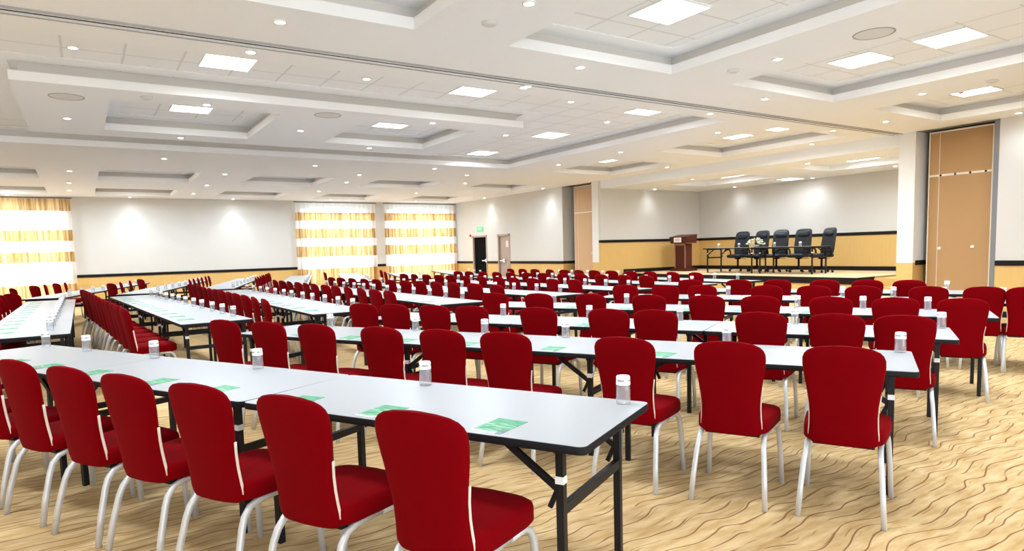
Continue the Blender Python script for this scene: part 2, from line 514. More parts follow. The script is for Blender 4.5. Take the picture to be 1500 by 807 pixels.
# stage alcove
SX, SZC = 18.75, 3.38
SZ = .62
def alcove(name, x0, x1, y0, y1, ax):
    w_ = struct(MB().box(x0, x1, y0, y1, 1.72, SZC + .3).obj(name, M_wall))
    struct(MB().box(x0, x1, y0, y1, 0, 1.63).obj('wainscot', M_beech, w_))
    t = .018
    if ax == 'x':
        struct(MB().box(x0 - t, x1, y0, y1, 1.63, 1.72).obj('rail', M_dark, w_)); struct(MB().box(x0 - t, x0, y0, y1, SZ, SZ + .12).obj('baseboard', M_dark, w_))
    else:
        struct(MB().box(x0, x1, y0 - t, y1, 1.63, 1.72).obj('rail', M_dark, w_)); struct(MB().box(x0 + .95, x1, y0 - t, y0, SZ, SZ + .12).obj('baseboard', M_dark, w_))
alcove('wall_stage_back', SX, SX + .15, YS0 - .3, YS1 + .119, 'x')
alcove('wall_stage_side', XR + .001, SX, YS1, YS1 + .12, 'y')
struct(MB().box(XR + .9, SX, YS0 - .15, YS0, 0, SZC + .3).obj('wall_stage_near', M_wall))
st = MB()
SR = [(15.6, 17.2, 12.0, 14.7), (15.6, 17.2, 8.0, 10.4)]
st.box(XR + .101, SX - .001, YS0 + .001, YS1 - .001, SZC + .16, SZC + .3)
ys_ = [YS0 + .001, 8.0, 10.4, 12.0, 14.7, YS1 - .001]
for i in range(5):
    if i in (1, 3):
        st.box(XR + .101, 15.6, ys_[i], ys_[i + 1], SZC, SZC + .16); st.box(17.2, SX - .001, ys_[i], ys_[i + 1], SZC, SZC + .16)
    else: st.box(XR + .101, SX, ys_[i], ys_[i + 1], SZC, SZC + .16)
struct(st.obj('ceiling_stage', M_ceil))
struct(MB().box(XR + .001, XR + .1, YS0 + .001, YS1 - .001, SZC - .02, ZC + .1).obj('wall_stage_header', M_ceil))
# floor under the alcove
struct(MB().box(XR + .1, SX, YQ0, YP1 + .1, -.12, 0).obj('floor_alcove', M_carpet))
# stage platform
sp = empty('stage_platform', (15, 12, 0))
tag(sp, 'low stage platform with pale carpeted top and black nosing along the front', 'stage')
def W0(mb, name, mt, par, base=(15, 12, 0)):
    return mb.obj(name, mt, par, (-base[0], -base[1], -base[2]))
M_stage = mat('stage_carpet', (.66, .48, .28), .9, spec=.1)
W0(MB().box(15.02, SX - .02, 8.4, YS1 - .02, SZ - .06, SZ), 'deck', M_stage, sp)
W0(MB().box(15.0, 15.03, 8.4, YS1 - .02, SZ - .16, SZ - .005).box(15.0, 15.78, 8.385, 8.41, SZ - .16, SZ - .005), 'nosing', M_dark, sp)
W0(MB().box(15.03, SX - .02, 8.42, YS1 - .02, 0, SZ - .06), 'fascia', M_beech, sp)
# steps
stp = empty('stage_steps', (16, 7.8, 0))
tag(stp, 'golden wooden steps at the near end of the stage beside the pillar', 'steps')
for k, (a, h) in enumerate(((15.1, .20), (15.4, .40), (15.7, .58))):
    W0(MB().box(a, SX - .4 if k == 2 else a + .3, 7.12, 8.36, 0, h), 'step', M_beech, stp, (16, 7.8, 0))

# partition track
tk = MB()
tk.box(X0, XR + .3, 7.00, 7.045, ZC - .012, ZC); tk.box(X0, XR + .3, 7.105, 7.15, ZC - .012, ZC)
tr_ = tk.obj('trim_track', M_ceil); struct(tr_)
struct(MB().box(X0, XR + .3, 7.045, 7.105, ZC - .004, ZC - .001).obj('track_slot', M_dark, tr_))
tk = MB().box(X0, XR + .3, 7.153, 7.165, ZC - .02, ZC).box(X0, XR + .3, 6.985, 6.997, ZC - .02, ZC)
struct(tk.obj('track_lip', M_ring, tr_))

# parked partition panels
def partition(name, xf, ya, yb, mt, label, hz, pins):
    r = empty(name, (xf, (ya + yb) / 2, 0)); b = (xf, (ya + yb) / 2, 0)
    tag(r, label, 'partition', 'parked movable wall panels')
    t = .10
    W0(MB().box(xf, xf + t, ya, yb, .02, hz - .02), 'lower_panel', mt, r, b)
    W0(MB().box(xf, xf + t, ya, yb, hz + .02, ZC - .06), 'upper_panel', mt, r, b)
    W0(MB().box(xf - .004, xf + t, ya, yb, hz - .02, hz + .02), 'joint_strip', M_trimw, r, b)
    e_ = MB()
    e_.box(xf - .006, xf + t, ya - .02, ya, .02, ZC - .06); e_.box(xf - .006, xf + t, yb, yb + .02, .02, ZC - .06)
    e_.box(xf - .006, xf + t, ya - .02, yb + .02, ZC - .06, ZC - .03)
    e_.box(xf - .003, xf + .01, yb - .18, yb - .172, .02, ZC - .06)
    W0(e_, 'edge_trim', M_trimw, r, b)
    if pins:
        for k in range(4):
            yy = ya + .08 + k * (yb - ya - .3) / 3
            W0(MB().box(xf - .008, xf, yy, yy + .035, hz - .018, hz + .018), 'latch', M_dark, r, b)
    for yy, zz2 in ((yb - .22, 1.28), (ya + .28, 1.3)) if pins else ((ya + .2, 1.3),):
        k_ = MB().lathe([(.035, 0), (.035, .012), (.02, .016)], 12).obj('key_plate', M_trimw, r)
        k_.rotation_euler = (0, R_(-90), 0); k_.location = (xf - b[0], yy - b[1], zz2)
partition('partition_panel', XR + .25, 5.50, 6.58, M_partition, 'brown parked movable wall panel beside the nearer white pillar', 2.72, True)
partition('partition_panel', XR + .22, 16.82, 17.92, M_partfar, 'pale tan movable wall panel parked in the niche beyond the stage', 2.68, False)
for k in range(3):
    o_ = MB().box(XR + .40 + k * .15, XR + .49 + k * .15, 5.46, 6.6, .02, ZC - .04).obj('partition_panel', M_steel)
    tag(o_, 'grey edge of a panel stacked behind the brown parked wall panel', 'partition', 'stacked panels behind the brown panel')
struct(MB().box(XR + .12, XR + .9, 5.305, 5.43, 0, ZC).obj('trim_pocket_post', M_steel))

# doors on the right wall
def door(idx, ya, yb, leaf_m, handle_y, label, glass=None):
    o_ = MB(); f = .07
    o_.box(XR - .02, XR + WT, ya, ya + f, 0, 2.12); o_.box(XR - .02, XR + WT, yb - f, yb, 0, 2.12); o_.box(XR - .02, XR + WT, ya, yb, 2.05, 2.12)
    d = struct(o_.obj('door_%d' % idx, M_door))
    struct(MB().box(XR + .05, XR + .09, ya + f, yb - f, 0.005, 2.05).obj('leaf', leaf_m, d))
    struct(MB().box(XR - .0, XR + .05, handle_y - .06, handle_y + .06, 1.0, 1.14).box(XR - .04, XR - .01, handle_y - .03, handle_y + .28, 1.05, 1.085).box(XR - .04, XR + .05, handle_y + .25, handle_y + .28, 1.05, 1.085).obj('handle', M_chrome, d))
    if glass: struct(MB().box(XR + .045, XR + .05, *glass).obj('notice', M_trimw, d))
door(1, YD1a, YD1b, M_night, YD1a + .12, '')
door(2, YD2a, YD2b, M_door, YD2b - .42, '', (YD2a + .2, YD2a + .38, 1.6, 1.85))
ex = empty('exit_sign', (XR, 23.95, 2.38))
tag(ex, 'small glowing green exit sign above the black door', 'sign')
W0(MB().box(XR - .05, XR, 23.72, 24.2, 2.30, 2.48), 'housing', M_exit, ex, (XR, 23.95, 2.38))
def text(body, size, mt, parent, loc, rot):
    cu = bpy.data.curves.new('lettering', 'FONT'); cu.body = body; cu.size = size; cu.align_x = 'CENTER'; cu.align_y = 'CENTER'; cu.extrude = .001
    cu.materials.append(mt)
    tmp = bpy.data.objects.new('tmp', cu); me_ = bpy.data.meshes.new_from_object(tmp); bpy.data.objects.remove(tmp)
    t_ = bpy.data.objects.new('lettering', me_); COL.objects.link(t_); t_.parent = parent; t_.location = loc; t_.rotation_euler = rot
    return t_
text('EXIT', .15, M_white, ex, (-.053, .01, .01), (R_(90), 0, R_(-90)))
al = MB().lathe([(.055, 0), (.055, .03), (.03, .05)], 14).obj('alarm_bell', M_redp, None, (XR, 24.82, 2.14)); al.rotation_euler = (0, R_(-90), 0)
tag(al, 'small red fire alarm on the wall beside the black door', 'alarm')
sw = MB().box(XR - .012, XR, 24.8, 24.88, 1.22, 1.34).obj('light_switch', M_trimw); tag(sw, 'small pale switch plate on the wall by the black door', 'switch')
th = MB().box(XR - .012, XR, 22.72, 22.82, 1.22, 1.36).obj('wall_control', M_trimw); tag(th, 'pale wall control between the black door and the taupe door', 'control')

# curtains
GB = [(.35, .71), (1.46, 1.78), (2.12, 2.50), (2.84, 3.15)]
M_cur = curtain_mat('curtain_stripes', [(0, .95), (1.42, 1.83), (2.14, 2.52), (2.83, 3.15)])
M_curL = curtain_mat('curtain_stripes_gold_top', [(0, .77), (1.49, 1.82), (2.17, 2.52), (3.13, 3.7)])
def curtain(x0, x1, mt, label, seed, y=25.86):
    rnd = random.Random(seed)
    n_ = int((x1 - x0) / .022); mb = MB(); pr = []
    ph = 0; zs_ = [0.03, .5, 1.2, 2.0, 2.8, 3.3, 3.52]
    offs = []
    for i in range(n_ + 1):
        ph += .55 + .35 * rnd.random()
        offs.append(math.sin(ph) * (.030 + .02 * rnd.random()))
    vs = []
    for zi, z in enumerate(zs_):
        for i in range(n_ + 1):
            s_ = 1 + .015 * (3.5 - z) / 3.5
            cx_ = (x0 + x1) / 2; xx = x0 + (x1 - x0) * i / n_
            vs.append((cx_ + (xx - cx_) * s_, y + offs[i] * (1.1 - .5 * z / 3.5), z))
    w_ = n_ + 1
    fs = [(zi * w_ + i, zi * w_ + i + 1, (zi + 1) * w_ + i + 1, (zi + 1) * w_ + i) for zi in range(len(zs_) - 1) for i in range(n_)]
    mb.add(vs, fs, 0, True)
    me_ = bpy.data.meshes.new('cloth'); me_.from_pydata(vs, [], fs); me_.materials.append(mt)
    me_.polygons.foreach_set('use_smooth', [True] * len(fs)); me_.update()
    r = empty('curtain', ((x0 + x1) / 2, y, 0)); tag(r, label, 'curtain', 'gold and white striped curtains')
    c_ = bpy.data.objects.new('cloth', me_); COL.objects.link(c_); c_.parent = r; c_.location = (-(x0 + x1) / 2, -y, 0)
    W0(MB().tube([(x0 - .05, y, 3.545), (x1 + .05, y, 3.545)], .014, side=Vector((0, 0, 1))), 'rod', M_dark, r, ((x0 + x1) / 2, y, 0))
curtain(-3.6, -.20, M_curL, 'striped curtain with a gold top band, left of the blank wall panel', 1)
curtain(6.98, 10.22, M_cur, 'striped sheer curtain next to the blank wall panel', 2)
curtain(10.62, 13.92, M_cur, 'striped sheer curtain in the corner nearest the black door', 3)

# ---------------------------------------------------------------- ceiling fittings
def panel_light(x, y, z, label, w_=.28, d_=.28):
    r = empty('ceiling_light', (x, y, z)); tag(r, label, 'ceiling light', 'square recessed ceiling light panels')
    MB().box(-w_, w_, -d_, d_, -.018, -.006).obj('diffuser', M_lamp, r)
    f = MB(); t = .015
    f.box(-w_ - t, w_ + t, -d_ - t, -d_, -.02, 0).box(-w_ - t, w_ + t, d_, d_ + t, -.02, 0).box(-w_ - t, -w_, -d_, d_, -.02, 0).box(w_, w_ + t, -d_, d_, -.02, 0)
    f.obj('frame', M_white, r)
    ld = bpy.data.lights.new('panel_glow', 'AREA'); ld.shape = 'RECTANGLE'; ld.size = 2 * w_; ld.size_y = 2 * d_; ld.energy = PANEL_W * (.1 if x > 17 else .5 if x > 11.5 and y < 8 else 1.2 if y > 17 else 1); ld.color = (.74, .88, 1.0); ld.spread = R_(160)
    lo = bpy.data.objects.new('panel_glow', ld); COL.objects.link(lo); lo.parent = r; lo.location = (0, 0, -.03)
PL = [(1.65, 8.72, 'tile strip past the track, first of three'), (5.03, 8.6, 'tile strip past the track, middle of three'), (8.45, 8.5, 'tile strip past the track, nearest the stage'),
 (5.14, 4.85, 'narrow tray before the track, brightest and nearest the camera'), (8.75, 4.9, 'tray near the round speaker, closer to the track'), (8.80, 3.85, 'tray near the round speaker, farther from the track'),
 (12.3, 5.0, 'tray by the brown parked panel'), (1.61, 11.6, 'small island tray nearer the curtained side'), (4.95, 11.5, 'small island tray nearer the stage'),
 (8.35, 11.2, 'tiled strip beside the island, middle'), (8.3, 13.9, 'tiled strip beside the island, far corner'), (12.2, 9.6, 'tray in front of the stage, farther lamp'), (12.25, 8.5, 'tray in front of the stage, nearer lamp'),
 (12.1, 13.8, 'tray in front of the far niche')]
PL += [(1.6, 3.9, 'tray right over the nearest table row, added fill'), (5.14, 2.2, 'narrow tray, end away from the track, added fill'), (8.75, 2.2, 'wide tray, end away from the track, added fill'),  # unseen panels added to brighten the near end and curtained side
 (-1.9, 4.2, 'tray at the curtained side before the track, added fill'), (-1.85, 8.75, 'tile strip past the track, by the side wall, added fill'), (-1.85, 11.7, 'strip between the island and the side wall, added fill')]
for x, y, s_ in PL:
    panel_light(x, y, ZT if high(x, y) else ZC, 'glowing ceiling panel in the ' + s_)
for j, (y, s_) in enumerate(((19.4, 'nearer'), (24.3, 'farther'))):
    for i, x in enumerate((-1.75, 1.57, 4.95, 8.3, 11.9)):
        yy = y - (.10 * i if j == 0 else .12 * i)
        panel_light(x, yy, ZT, 'glowing ceiling panel, %s tray row by the curtains, %s from the curtained side' % (s_, ORD[i + 1]))
panel_light(16.3, 13.3, SZC + .16, 'glowing panel over the podium end of the stage', .5, .4)
panel_light(16.4, 9.3, SZC + .16, 'glowing panel over the pillar end of the stage', .5, .4)
panel_light(17.9, 12.1, SZC, 'small glowing panel over the stage chairs', .3, .25)

sproto = None
def spot(x, y, z, label, wash=None):
    global sproto
    if sproto is None:
        sproto = empty('downlight', (x, y, z))
        MB().lathe([(.062, 0), (.062, -.010), (.045, -.014), (.045, -.004)], 16, caps=(False, False)).obj('rim', M_white, sproto)
        MB().lathe([(.045, -.012), (.045, -.004)], 16).obj('lens', M_spotl, sproto)
        r = sproto
    else: r = dup(sproto, (x, y, z), 0)
    tag(r, label, 'downlight', 'round recessed ceiling downlights')
    ld = bpy.data.lights.new('beam', 'SPOT'); ld.energy = WASH_W * wash if wash else SPOT_W; ld.spot_size = R_(85 if wash else 130); ld.spot_blend = .7 if wash else 1; ld.color = (.86, .94, 1.0) if not wash else (1, .985, .95); ld.shadow_soft_size = .04
    lo = bpy.data.objects.new('beam', ld); COL.objects.link(lo); lo.parent = r; lo.location = (0, 0, -.03)
SPS = [(1.62, 7.35), (5.02, 7.3), (5.08, 6.2), (3.40, 4.83), (6.93, 4.86), (8.62, 6.25), (1.66, 6.3), (10.5, 4.95), (12.3, 6.4), (1.6, 10.1), (1.60, 13.0), (3.27, 11.5), (-.04, 11.9),
 (5.0, 9.95), (5.0, 12.8), (6.78, 11.4), (7.5, 11.6), (.08, 8.9), (3.4, 8.7), (6.8, 8.55), (8.5, 9.6), (8.72, 7.35), (12.3, 7.4), (10.3, 8.5), (10.3, 11.2), (10.3, 13.5), (7.7, 15.3), (4.8, 15.8), (1.6, 15.8),
 (-.1, 18.7), (-.15, 21.5), (-.17, 23.7), (3.2, 18.2), (3.2, 21.1), (3.2, 23.9), (6.7, 19.1), (6.75, 22.0), (10.2, 18.2), (10.2, 21.8), (6.4, 17.2), (9.2, 16.3), (-1.8, 15.9)]
def spot_words(x, y):
    zone = 'before the partition track' if y < 7.0 else 'between the track and the island' if y < 9.7 else 'around the island' if y < 14 else 'beyond the island' if y < 18 else 'in the bay by the curtains'
    ref = 'at the curtained side' if x < 0.9 else 'over the long rows' if x < 4.2 else 'over the middle' if x < 7.2 else 'toward the stage' if x < 9.4 else 'near the stage wall'
    return zone, ref
for k, (x, y) in enumerate(SPS):
    z = ZT if high(x, y) else ZC
    w_ = spot_words(x, y); same = sorted((q_ for q_ in SPS if spot_words(*q_) == w_), key=lambda q_: q_[0] ** 2 + q_[1] ** 2)
    rank = '' if len(same) == 1 else ', %s' % ORD[same.index((x, y)) + 1]
    spot(x, y, z, 'small bright downlight %s, %s%s' % (w_[0], w_[1], rank))
for x, y, s_ in ((-1.8, 25.7, 'over the gold topped curtain'), (1.5, 25.72, 'washing the blank far wall, nearer the gold topped curtain'), (4.75, 25.72, 'washing the blank far wall, nearer the sheer curtains'), (8.2, 25.3, 'over the middle curtain'), (11.8, 25.3, 'over the corner curtain')):
    spot(x, y, ZC, 'bright downlight ' + s_, 1)
for y, s_ in ((23.0, 'washing the wall above the black door'), (18.95, 'washing the wall before the far niche'), (4.9, 'washing the wall past the brown panel')):
    spot(13.75, y, ZC, 'bright downlight ' + s_, .10 if y < 6 else .9)
for x, y, s_ in ((18.42, 11.7, 'washing the stage back wall'), (18.42, 14.5, 'washing the stage back wall near the corner'), (16.2, 15.97, 'washing the stage side wall'), (14.9, 9.6, 'just inside the stage opening, pillar end'), (14.9, 13.2, 'just inside the stage opening, podium end'), (17.8, 9.0, 'on the stage ceiling above the chairs')):
    spot(x, y, SZC, 'bright downlight ' + s_, .07 if x > 16 else 0)
for x, y in ((5.03, 7.22), (13.5, 8.6), (13.45, 12.8)):
    spot(x, y, ZC, 'bright downlight close to %s' % ('the partition track' if x < 6 else 'the stage header' if y < 9 else 'the podium end header'), 1)

for x, y, s_ in ((-.02, 10.4, 'on the island near the curtained side'), (3.3, 10.1, 'between the two small island trays'), (7.03, 3.8, 'between the trays before the track')):
    r = empty('ceiling_speaker', (x, y, ZC)); tag(r, 'flush round ceiling speaker with a thin grey ring ' + s_, 'speaker', 'round ceiling speakers')
    MB().lathe([(.20, 0), (.20, -.006), (.185, -.006), (.185, 0)], 24, caps=(False, False)).obj('ring', M_ring, r)
    MB().lathe([(.18, 0), (.18, -.004)], 24).obj('grille', M_speaker, r)
for x, y, s_ in ((3.36, 5.42, 'between the two trays before the track'), (6.88, 5.44, 'near the track, between the large trays'), (.86, 10.0, 'beside the small island tray'), (10.6, 4.1, 'by the tray of the brown panel')):
    o_ = MB().lathe([(.075, 0), (.075, -.012), (.05, -.03)], 18).obj('smoke_detector', M_speaker, None, (x, y, ZC)); tag(o_, 'flat round detector on the soffit ' + s_, 'detector', 'round ceiling detectors')
r = MB().lathe([(.06, 0), (.06, -.02), (.04, -.06), (.02, -.075)], 14).obj('fire_detector', M_redp, None, (11.95, 5.05, ZT)); tag(r, 'small red detector beside a ceiling panel near the brown partition', 'detector')

# ---------------------------------------------------------------- tables
def rrect(hx, hy, r, z, n_=4):
    ps = []
    for cx_, cy_, a0 in ((hx - r, hy - r, 0), (-hx + r, hy - r, 90), (-hx + r, -hy + r, 180), (hx - r, -hy + r, 270)):
        for k in range(n_ + 1):
            a = R_(a0 + 90 * k / n_); ps.append(Vector((cx_ + r * math.cos(a), cy_ + r * math.sin(a), z)))
    return ps
def table_parts():
    top = MB().rings([rrect(.392, .932, .03, .741), rrect(.392, .932, .03, .7455)], 0, False)
    edge = MB().rings([rrect(.393, .933, .03, .712), rrect(.395, .935, .032, .716), rrect(.395, .935, .032, .7415), rrect(.393, .933, .03, .744)], 0, True)
    legs = []; rails = []; braces = []; stick = []
    for sy in (-1, 1):
        ye = sy * .80
        for sx in (-1, 1):
            xl = sx * .315
            legs.append(MB().box(xl - .016, xl + .016, ye - .016, ye + .016, 0.0, .712))
            braces.append(MB().bar((xl, ye - sy * .012, .54), (xl, ye - sy * .24, .70), .018, .028).bar((xl, ye - sy * .005, .56), (xl, ye - sy * .05, .46), .012, .02))
            stick.append(MB().box(xl - .018, xl + .018, ye - .018, ye + .018, .565, .595))
        rails.append(MB().box(-.30, .30, ye - .014, ye + .014, .435, .475))
        rails.append(MB().box(-.34, .34, ye - .02, ye + .02, .690, .712))
    return top, edge, legs, rails, braces, stick
def make_table():
    r = empty('folding_table')
    top, edge, legs, rails, braces, stick = table_parts()
    top.obj('tabletop', M_top, r); edge.obj('edge_band', M_edge, r)
    for l, b, s_ in zip(legs, braces, stick):
        lo = l.obj('leg', M_frame, r); b.obj('brace', M_frame, lo)
        if l is legs[0] or l is legs[2]: s_.obj('sticker', M_sticker, lo)
    for q_ in rails: q_.obj('crossbar', M_frame, r)
    return r
def table_single():
    top, edge, legs, rails, braces, stick = table_parts()
    mb = MB(); mb.add(top.v, top.f, 0); mb.add(edge.v, edge.f, 1)
    for q_ in legs + rails + braces: mb.add(q_.v, q_.f, 2)
    return mb.obj('folding_table', [M_top, M_edge, M_frame])
def chair_parts():
    prof = [(.395, .150), (.405, .163), (.44, .168), (.50, .163), (.56, .162), (.62, .166), (.70, .178), (.77, .190), (.83, .197), (.868, .196), (.892, .187), (.910, .170), (.925, .140), (.935, .095), (.940, .03)]
    def yb(z): return -.185 - .085 * max(0, (z - .40) / .54) ** 1.2
    back = MB(); rings = []
    for z, w_ in prof:
        t = .028 if z < .86 else .028 * (1 - .55 * ((z - .86) / .08) ** 2)
        if z < .41: t = .02
        rg = []
        for j in range(20):
            th = 2 * math.pi * j / 20; c, s_ = math.cos(th), math.sin(th)
            xx = math.copysign(abs(c) ** .55, c) * w_; yy = math.copysign(abs(s_) ** .75, s_) * t
            rg.append(Vector((xx, yb(z) + yy + .022 * (xx / .2) ** 2, z)))
        rings.append(rg)
    back.rings(rings)
    seat = MB(); rings = []
    for z, ins in ((.398, .03), (.404, .008), (.415, 0), (.462, 0), (.480, .004), (.489, .016), (.494, .05), (.497, .14)):
        rg = []
        for j in range(28):
            th = 2 * math.pi * j / 28; c, s_ = math.cos(th), math.sin(th)
            px_ = math.copysign(abs(c) ** .38, c); py_ = math.copysign(abs(s_) ** .38, s_)
            yy = .025 + py_ * (.225 - ins)
            wd = .212 + .018 * (yy / .225)
            rg.append(Vector((px_ * (wd - ins), yy, z + (.006 * (1 - abs(px_)) if z > .48 else 0))))
        rings.append(rg)
    seat.rings(rings)
    pan = MB().box(-.150, .150, -.15, .19, .378, .402)
    strips = []
    for sx in (-1, 1):
        pts = []
        for k in range(9):
            z = .43 + .25 * k / 8
            w_ = next(a[1] + (b[1] - a[1]) * (z - a[0]) / (b[0] - a[0]) for a, b in zip(prof, prof[1:]) if a[0] <= z <= b[0])
            pts.append((sx * (w_ + .002), yb(z) + .022 * (w_ / .2) ** 2 + .004, z))
        strips.append(MB().tube(pts, .004, .0075, 6))
    legs = []
    for sx in (-1, 1):
        fr = [(sx * .222, .232, 0), (sx * .214, .222, .20), (sx * .205, .210, .33), (sx * .198, .19, .372), (sx * .192, .155, .390), (sx * .188, .05, .392)]
        rr = [(sx * .205, -.275, 0), (sx * .196, -.245, .15), (sx * .186, -.205, .29), (sx * .181, -.185, .335), (sx * .178, -.15, .372), (sx * .177, -.10, .388), (sx * .178, .05, .390)]
        legs.append(MB().tube(fr, .0145, .014, 8, sq=4)); legs.append(MB().tube(rr, .0145, .014, 8, sq=4))
    return back, seat, pan, strips, legs
def make_chair():
    r = empty('banquet_chair')
    back, seat, pan, strips, legs = chair_parts()
    b = back.obj('backrest', M_red, r); seat.obj('seat', M_red, r); pan.obj('seat_base', M_black, r)
    for s_ in strips: s_.obj('edge_strip', M_strip, b)
    for l in legs: l.obj('leg', M_leg, r)
    return r
def chair_single():
    back, seat, pan, strips, legs = chair_parts(); mb = MB()
    for q_, i, sm in [(back, 0, True), (seat, 0, True), (pan, 1, False)] + [(s_, 2, True) for s_ in strips] + [(l, 3, True) for l in legs]:
        mb.add(q_.v, q_.f, i, sm)
    return mb.obj('banquet_chair', [M_red, M_black, M_strip, M_leg])
def glass_parts():
    g = MB().lathe([(.026, .001), (.034, .0), (.0345, .004), (.033, .066), (.0315, .124), (.026, .129)], 20, caps=(True, False))
    c = MB().lathe([(.0335, .090), (.0328, .110), (.0320, .129), (.029, .132), (.001, .1325)], 24, caps=(False, True))
    return g, c
def make_glass():
    r = empty('water_glass'); g, c = glass_parts(); g.obj('tumbler', M_glass, r); c.obj('paper_cap', M_paper, r); return r
def glass_single():
    g, c = glass_parts(); mb = MB(); mb.add(g.v, g.f, 0, True); mb.add(c.v, c.f, 1, True); return mb.obj('water_glass', [M_glass, M_paper])

# furniture stations in room coordinates (metres): position, turn, block, row, place in the row
TABLES = [
    (1.414, 2.864, 0.4825, 1.008, 'F', 0, 0), (0.556, 4.542, 0.463, 1.007, 'F', 0, 1), (-0.267, 6.213, 0.4522, 0.985, 'F', 0, 2), (3.738, 2.774, 0.4975, 0.985, 'F', 1, 0),
    (2.857, 4.424, 0.484, 1.017, 'F', 1, 1), (1.978, 6.112, 0.4763, 1.018, 'F', 1, 2), (5.176, 3.163, 0.4872, 0.975, 'F', 2, 0), (4.308, 4.81, 0.4828, 1.015, 'F', 2, 1),
    (3.424, 6.502, 0.4802, 1.027, 'F', 2, 2), (6.862, 3.523, 0.4684, 0.96, 'F', 3, 0), (6.026, 5.164, 0.4737, 1.01, 'F', 3, 1), (5.153, 6.86, 0.4771, 1.031, 'F', 3, 2),
    (8.724, 3.456, 0.4388, 0.924, 'F', 4, 0), (7.95, 5.069, 0.4551, 0.989, 'F', 4, 1), (7.114, 6.756, 0.4654, 1.025, 'F', 4, 2), (9.604, 4.904, 0.4309, 0.963, 'F', 5, 0),
    (8.817, 6.574, 0.4485, 1.011, 'F', 5, 1), (-0.551, 9.071, 0.001, 0.994, 'M', 0, 0), (-0.553, 10.931, 0.0008, 0.995, 'M', 0, 1), (-0.554, 12.792, 0.0007, 0.995, 'M', 0, 2),
    (-0.556, 14.654, 0.0006, 0.996, 'M', 0, 3), (1.21, 9.153, 0.0613, 1.016, 'M', 1, 0), (1.094, 11.047, 0.0608, 1.014, 'M', 1, 1), (0.979, 12.938, 0.0605, 1.012, 'M', 1, 2),
    (0.865, 14.825, 0.0603, 1.01, 'M', 1, 3), (2.75, 9.165, 0.0065, 1.032, 'M', 2, 0), (2.738, 11.098, 0.0061, 1.035, 'M', 2, 1), (2.727, 13.034, 0.0058, 1.037, 'M', 2, 2),
    (2.716, 14.974, 0.0056, 1.038, 'M', 2, 3), (4.506, 9.188, -0.0007, 1.044, 'M', 3, 0), (4.507, 11.145, -0.0005, 1.05, 'M', 3, 1), (4.508, 13.112, -0.0005, 1.054, 'M', 3, 2),
    (4.509, 15.085, -0.0004, 1.057, 'M', 3, 3), (6.335, 9.228, 0.0625, 1.051, 'M', 4, 0), (6.21, 11.198, 0.0645, 1.059, 'M', 4, 1), (6.081, 13.179, 0.0659, 1.064, 'M', 4, 2),
    (5.949, 15.166, 0.0669, 1.067, 'M', 4, 3), (7.939, 9.221, 0.0185, 1.056, 'M', 5, 0), (7.899, 11.207, 0.0222, 1.068, 'M', 5, 1), (7.852, 13.213, 0.0248, 1.077, 'M', 5, 2),
    (7.8, 15.232, 0.0268, 1.083, 'M', 5, 3), (9.592, 9.227, 0.0202, 1.058, 'M', 6, 0), (9.546, 11.22, 0.0266, 1.074, 'M', 6, 1), (9.487, 13.238, 0.0313, 1.085, 'M', 6, 2),
    (9.42, 15.274, 0.0347, 1.093, 'M', 6, 3), (10.913, 9.205, -0.0416, 1.06, 'M', 7, 0), (10.989, 11.204, -0.0336, 1.079, 'M', 7, 1), (11.051, 13.234, -0.0279, 1.094, 'M', 7, 2),
    (11.104, 15.289, -0.0236, 1.105, 'M', 7, 3), (-0.492, 17.572, -0.2718, 1.037, 'B', 0, 0), (0.035, 19.451, -0.2743, 1.05, 'B', 0, 1), (0.571, 21.352, -0.2759, 1.063, 'B', 0, 2),
    (1.117, 23.275, -0.2772, 1.076, 'B', 0, 3), (1.203, 17.519, -0.2839, 1.054, 'B', 1, 0), (1.758, 19.421, -0.2846, 1.066, 'B', 1, 1), (2.322, 21.346, -0.2852, 1.079, 'B', 1, 2),
    (2.894, 23.294, -0.2856, 1.092, 'B', 1, 3), (2.86, 17.707, -0.291, 1.07, 'B', 2, 0), (3.437, 19.634, -0.2912, 1.082, 'B', 2, 1), (4.021, 21.583, -0.2913, 1.095, 'B', 2, 2),
    (4.613, 23.556, -0.2914, 1.107, 'B', 2, 3), (4.679, 17.869, -0.2966, 1.085, 'B', 3, 0), (5.275, 19.821, -0.2967, 1.098, 'B', 3, 1), (5.879, 21.796, -0.2967, 1.111, 'B', 3, 2),
    (6.49, 23.793, -0.2967, 1.124, 'B', 3, 3), (6.49, 17.995, -0.3015, 1.099, 'B', 4, 0), (7.104, 19.97, -0.3015, 1.112, 'B', 4, 1), (7.725, 21.967, -0.3015, 1.125, 'B', 4, 2),
    (8.353, 23.988, -0.3015, 1.139, 'B', 4, 3), (8.331, 18.094, -0.3064, 1.112, 'B', 5, 0), (8.962, 20.089, -0.3064, 1.126, 'B', 5, 1), (9.601, 22.108, -0.3064, 1.139, 'B', 5, 2),
    (10.19, 18.167, -0.312, 1.124, 'B', 6, 0), (10.839, 20.181, -0.3119, 1.138, 'B', 6, 1), (11.496, 22.219, -0.3118, 1.153, 'B', 6, 2),
]
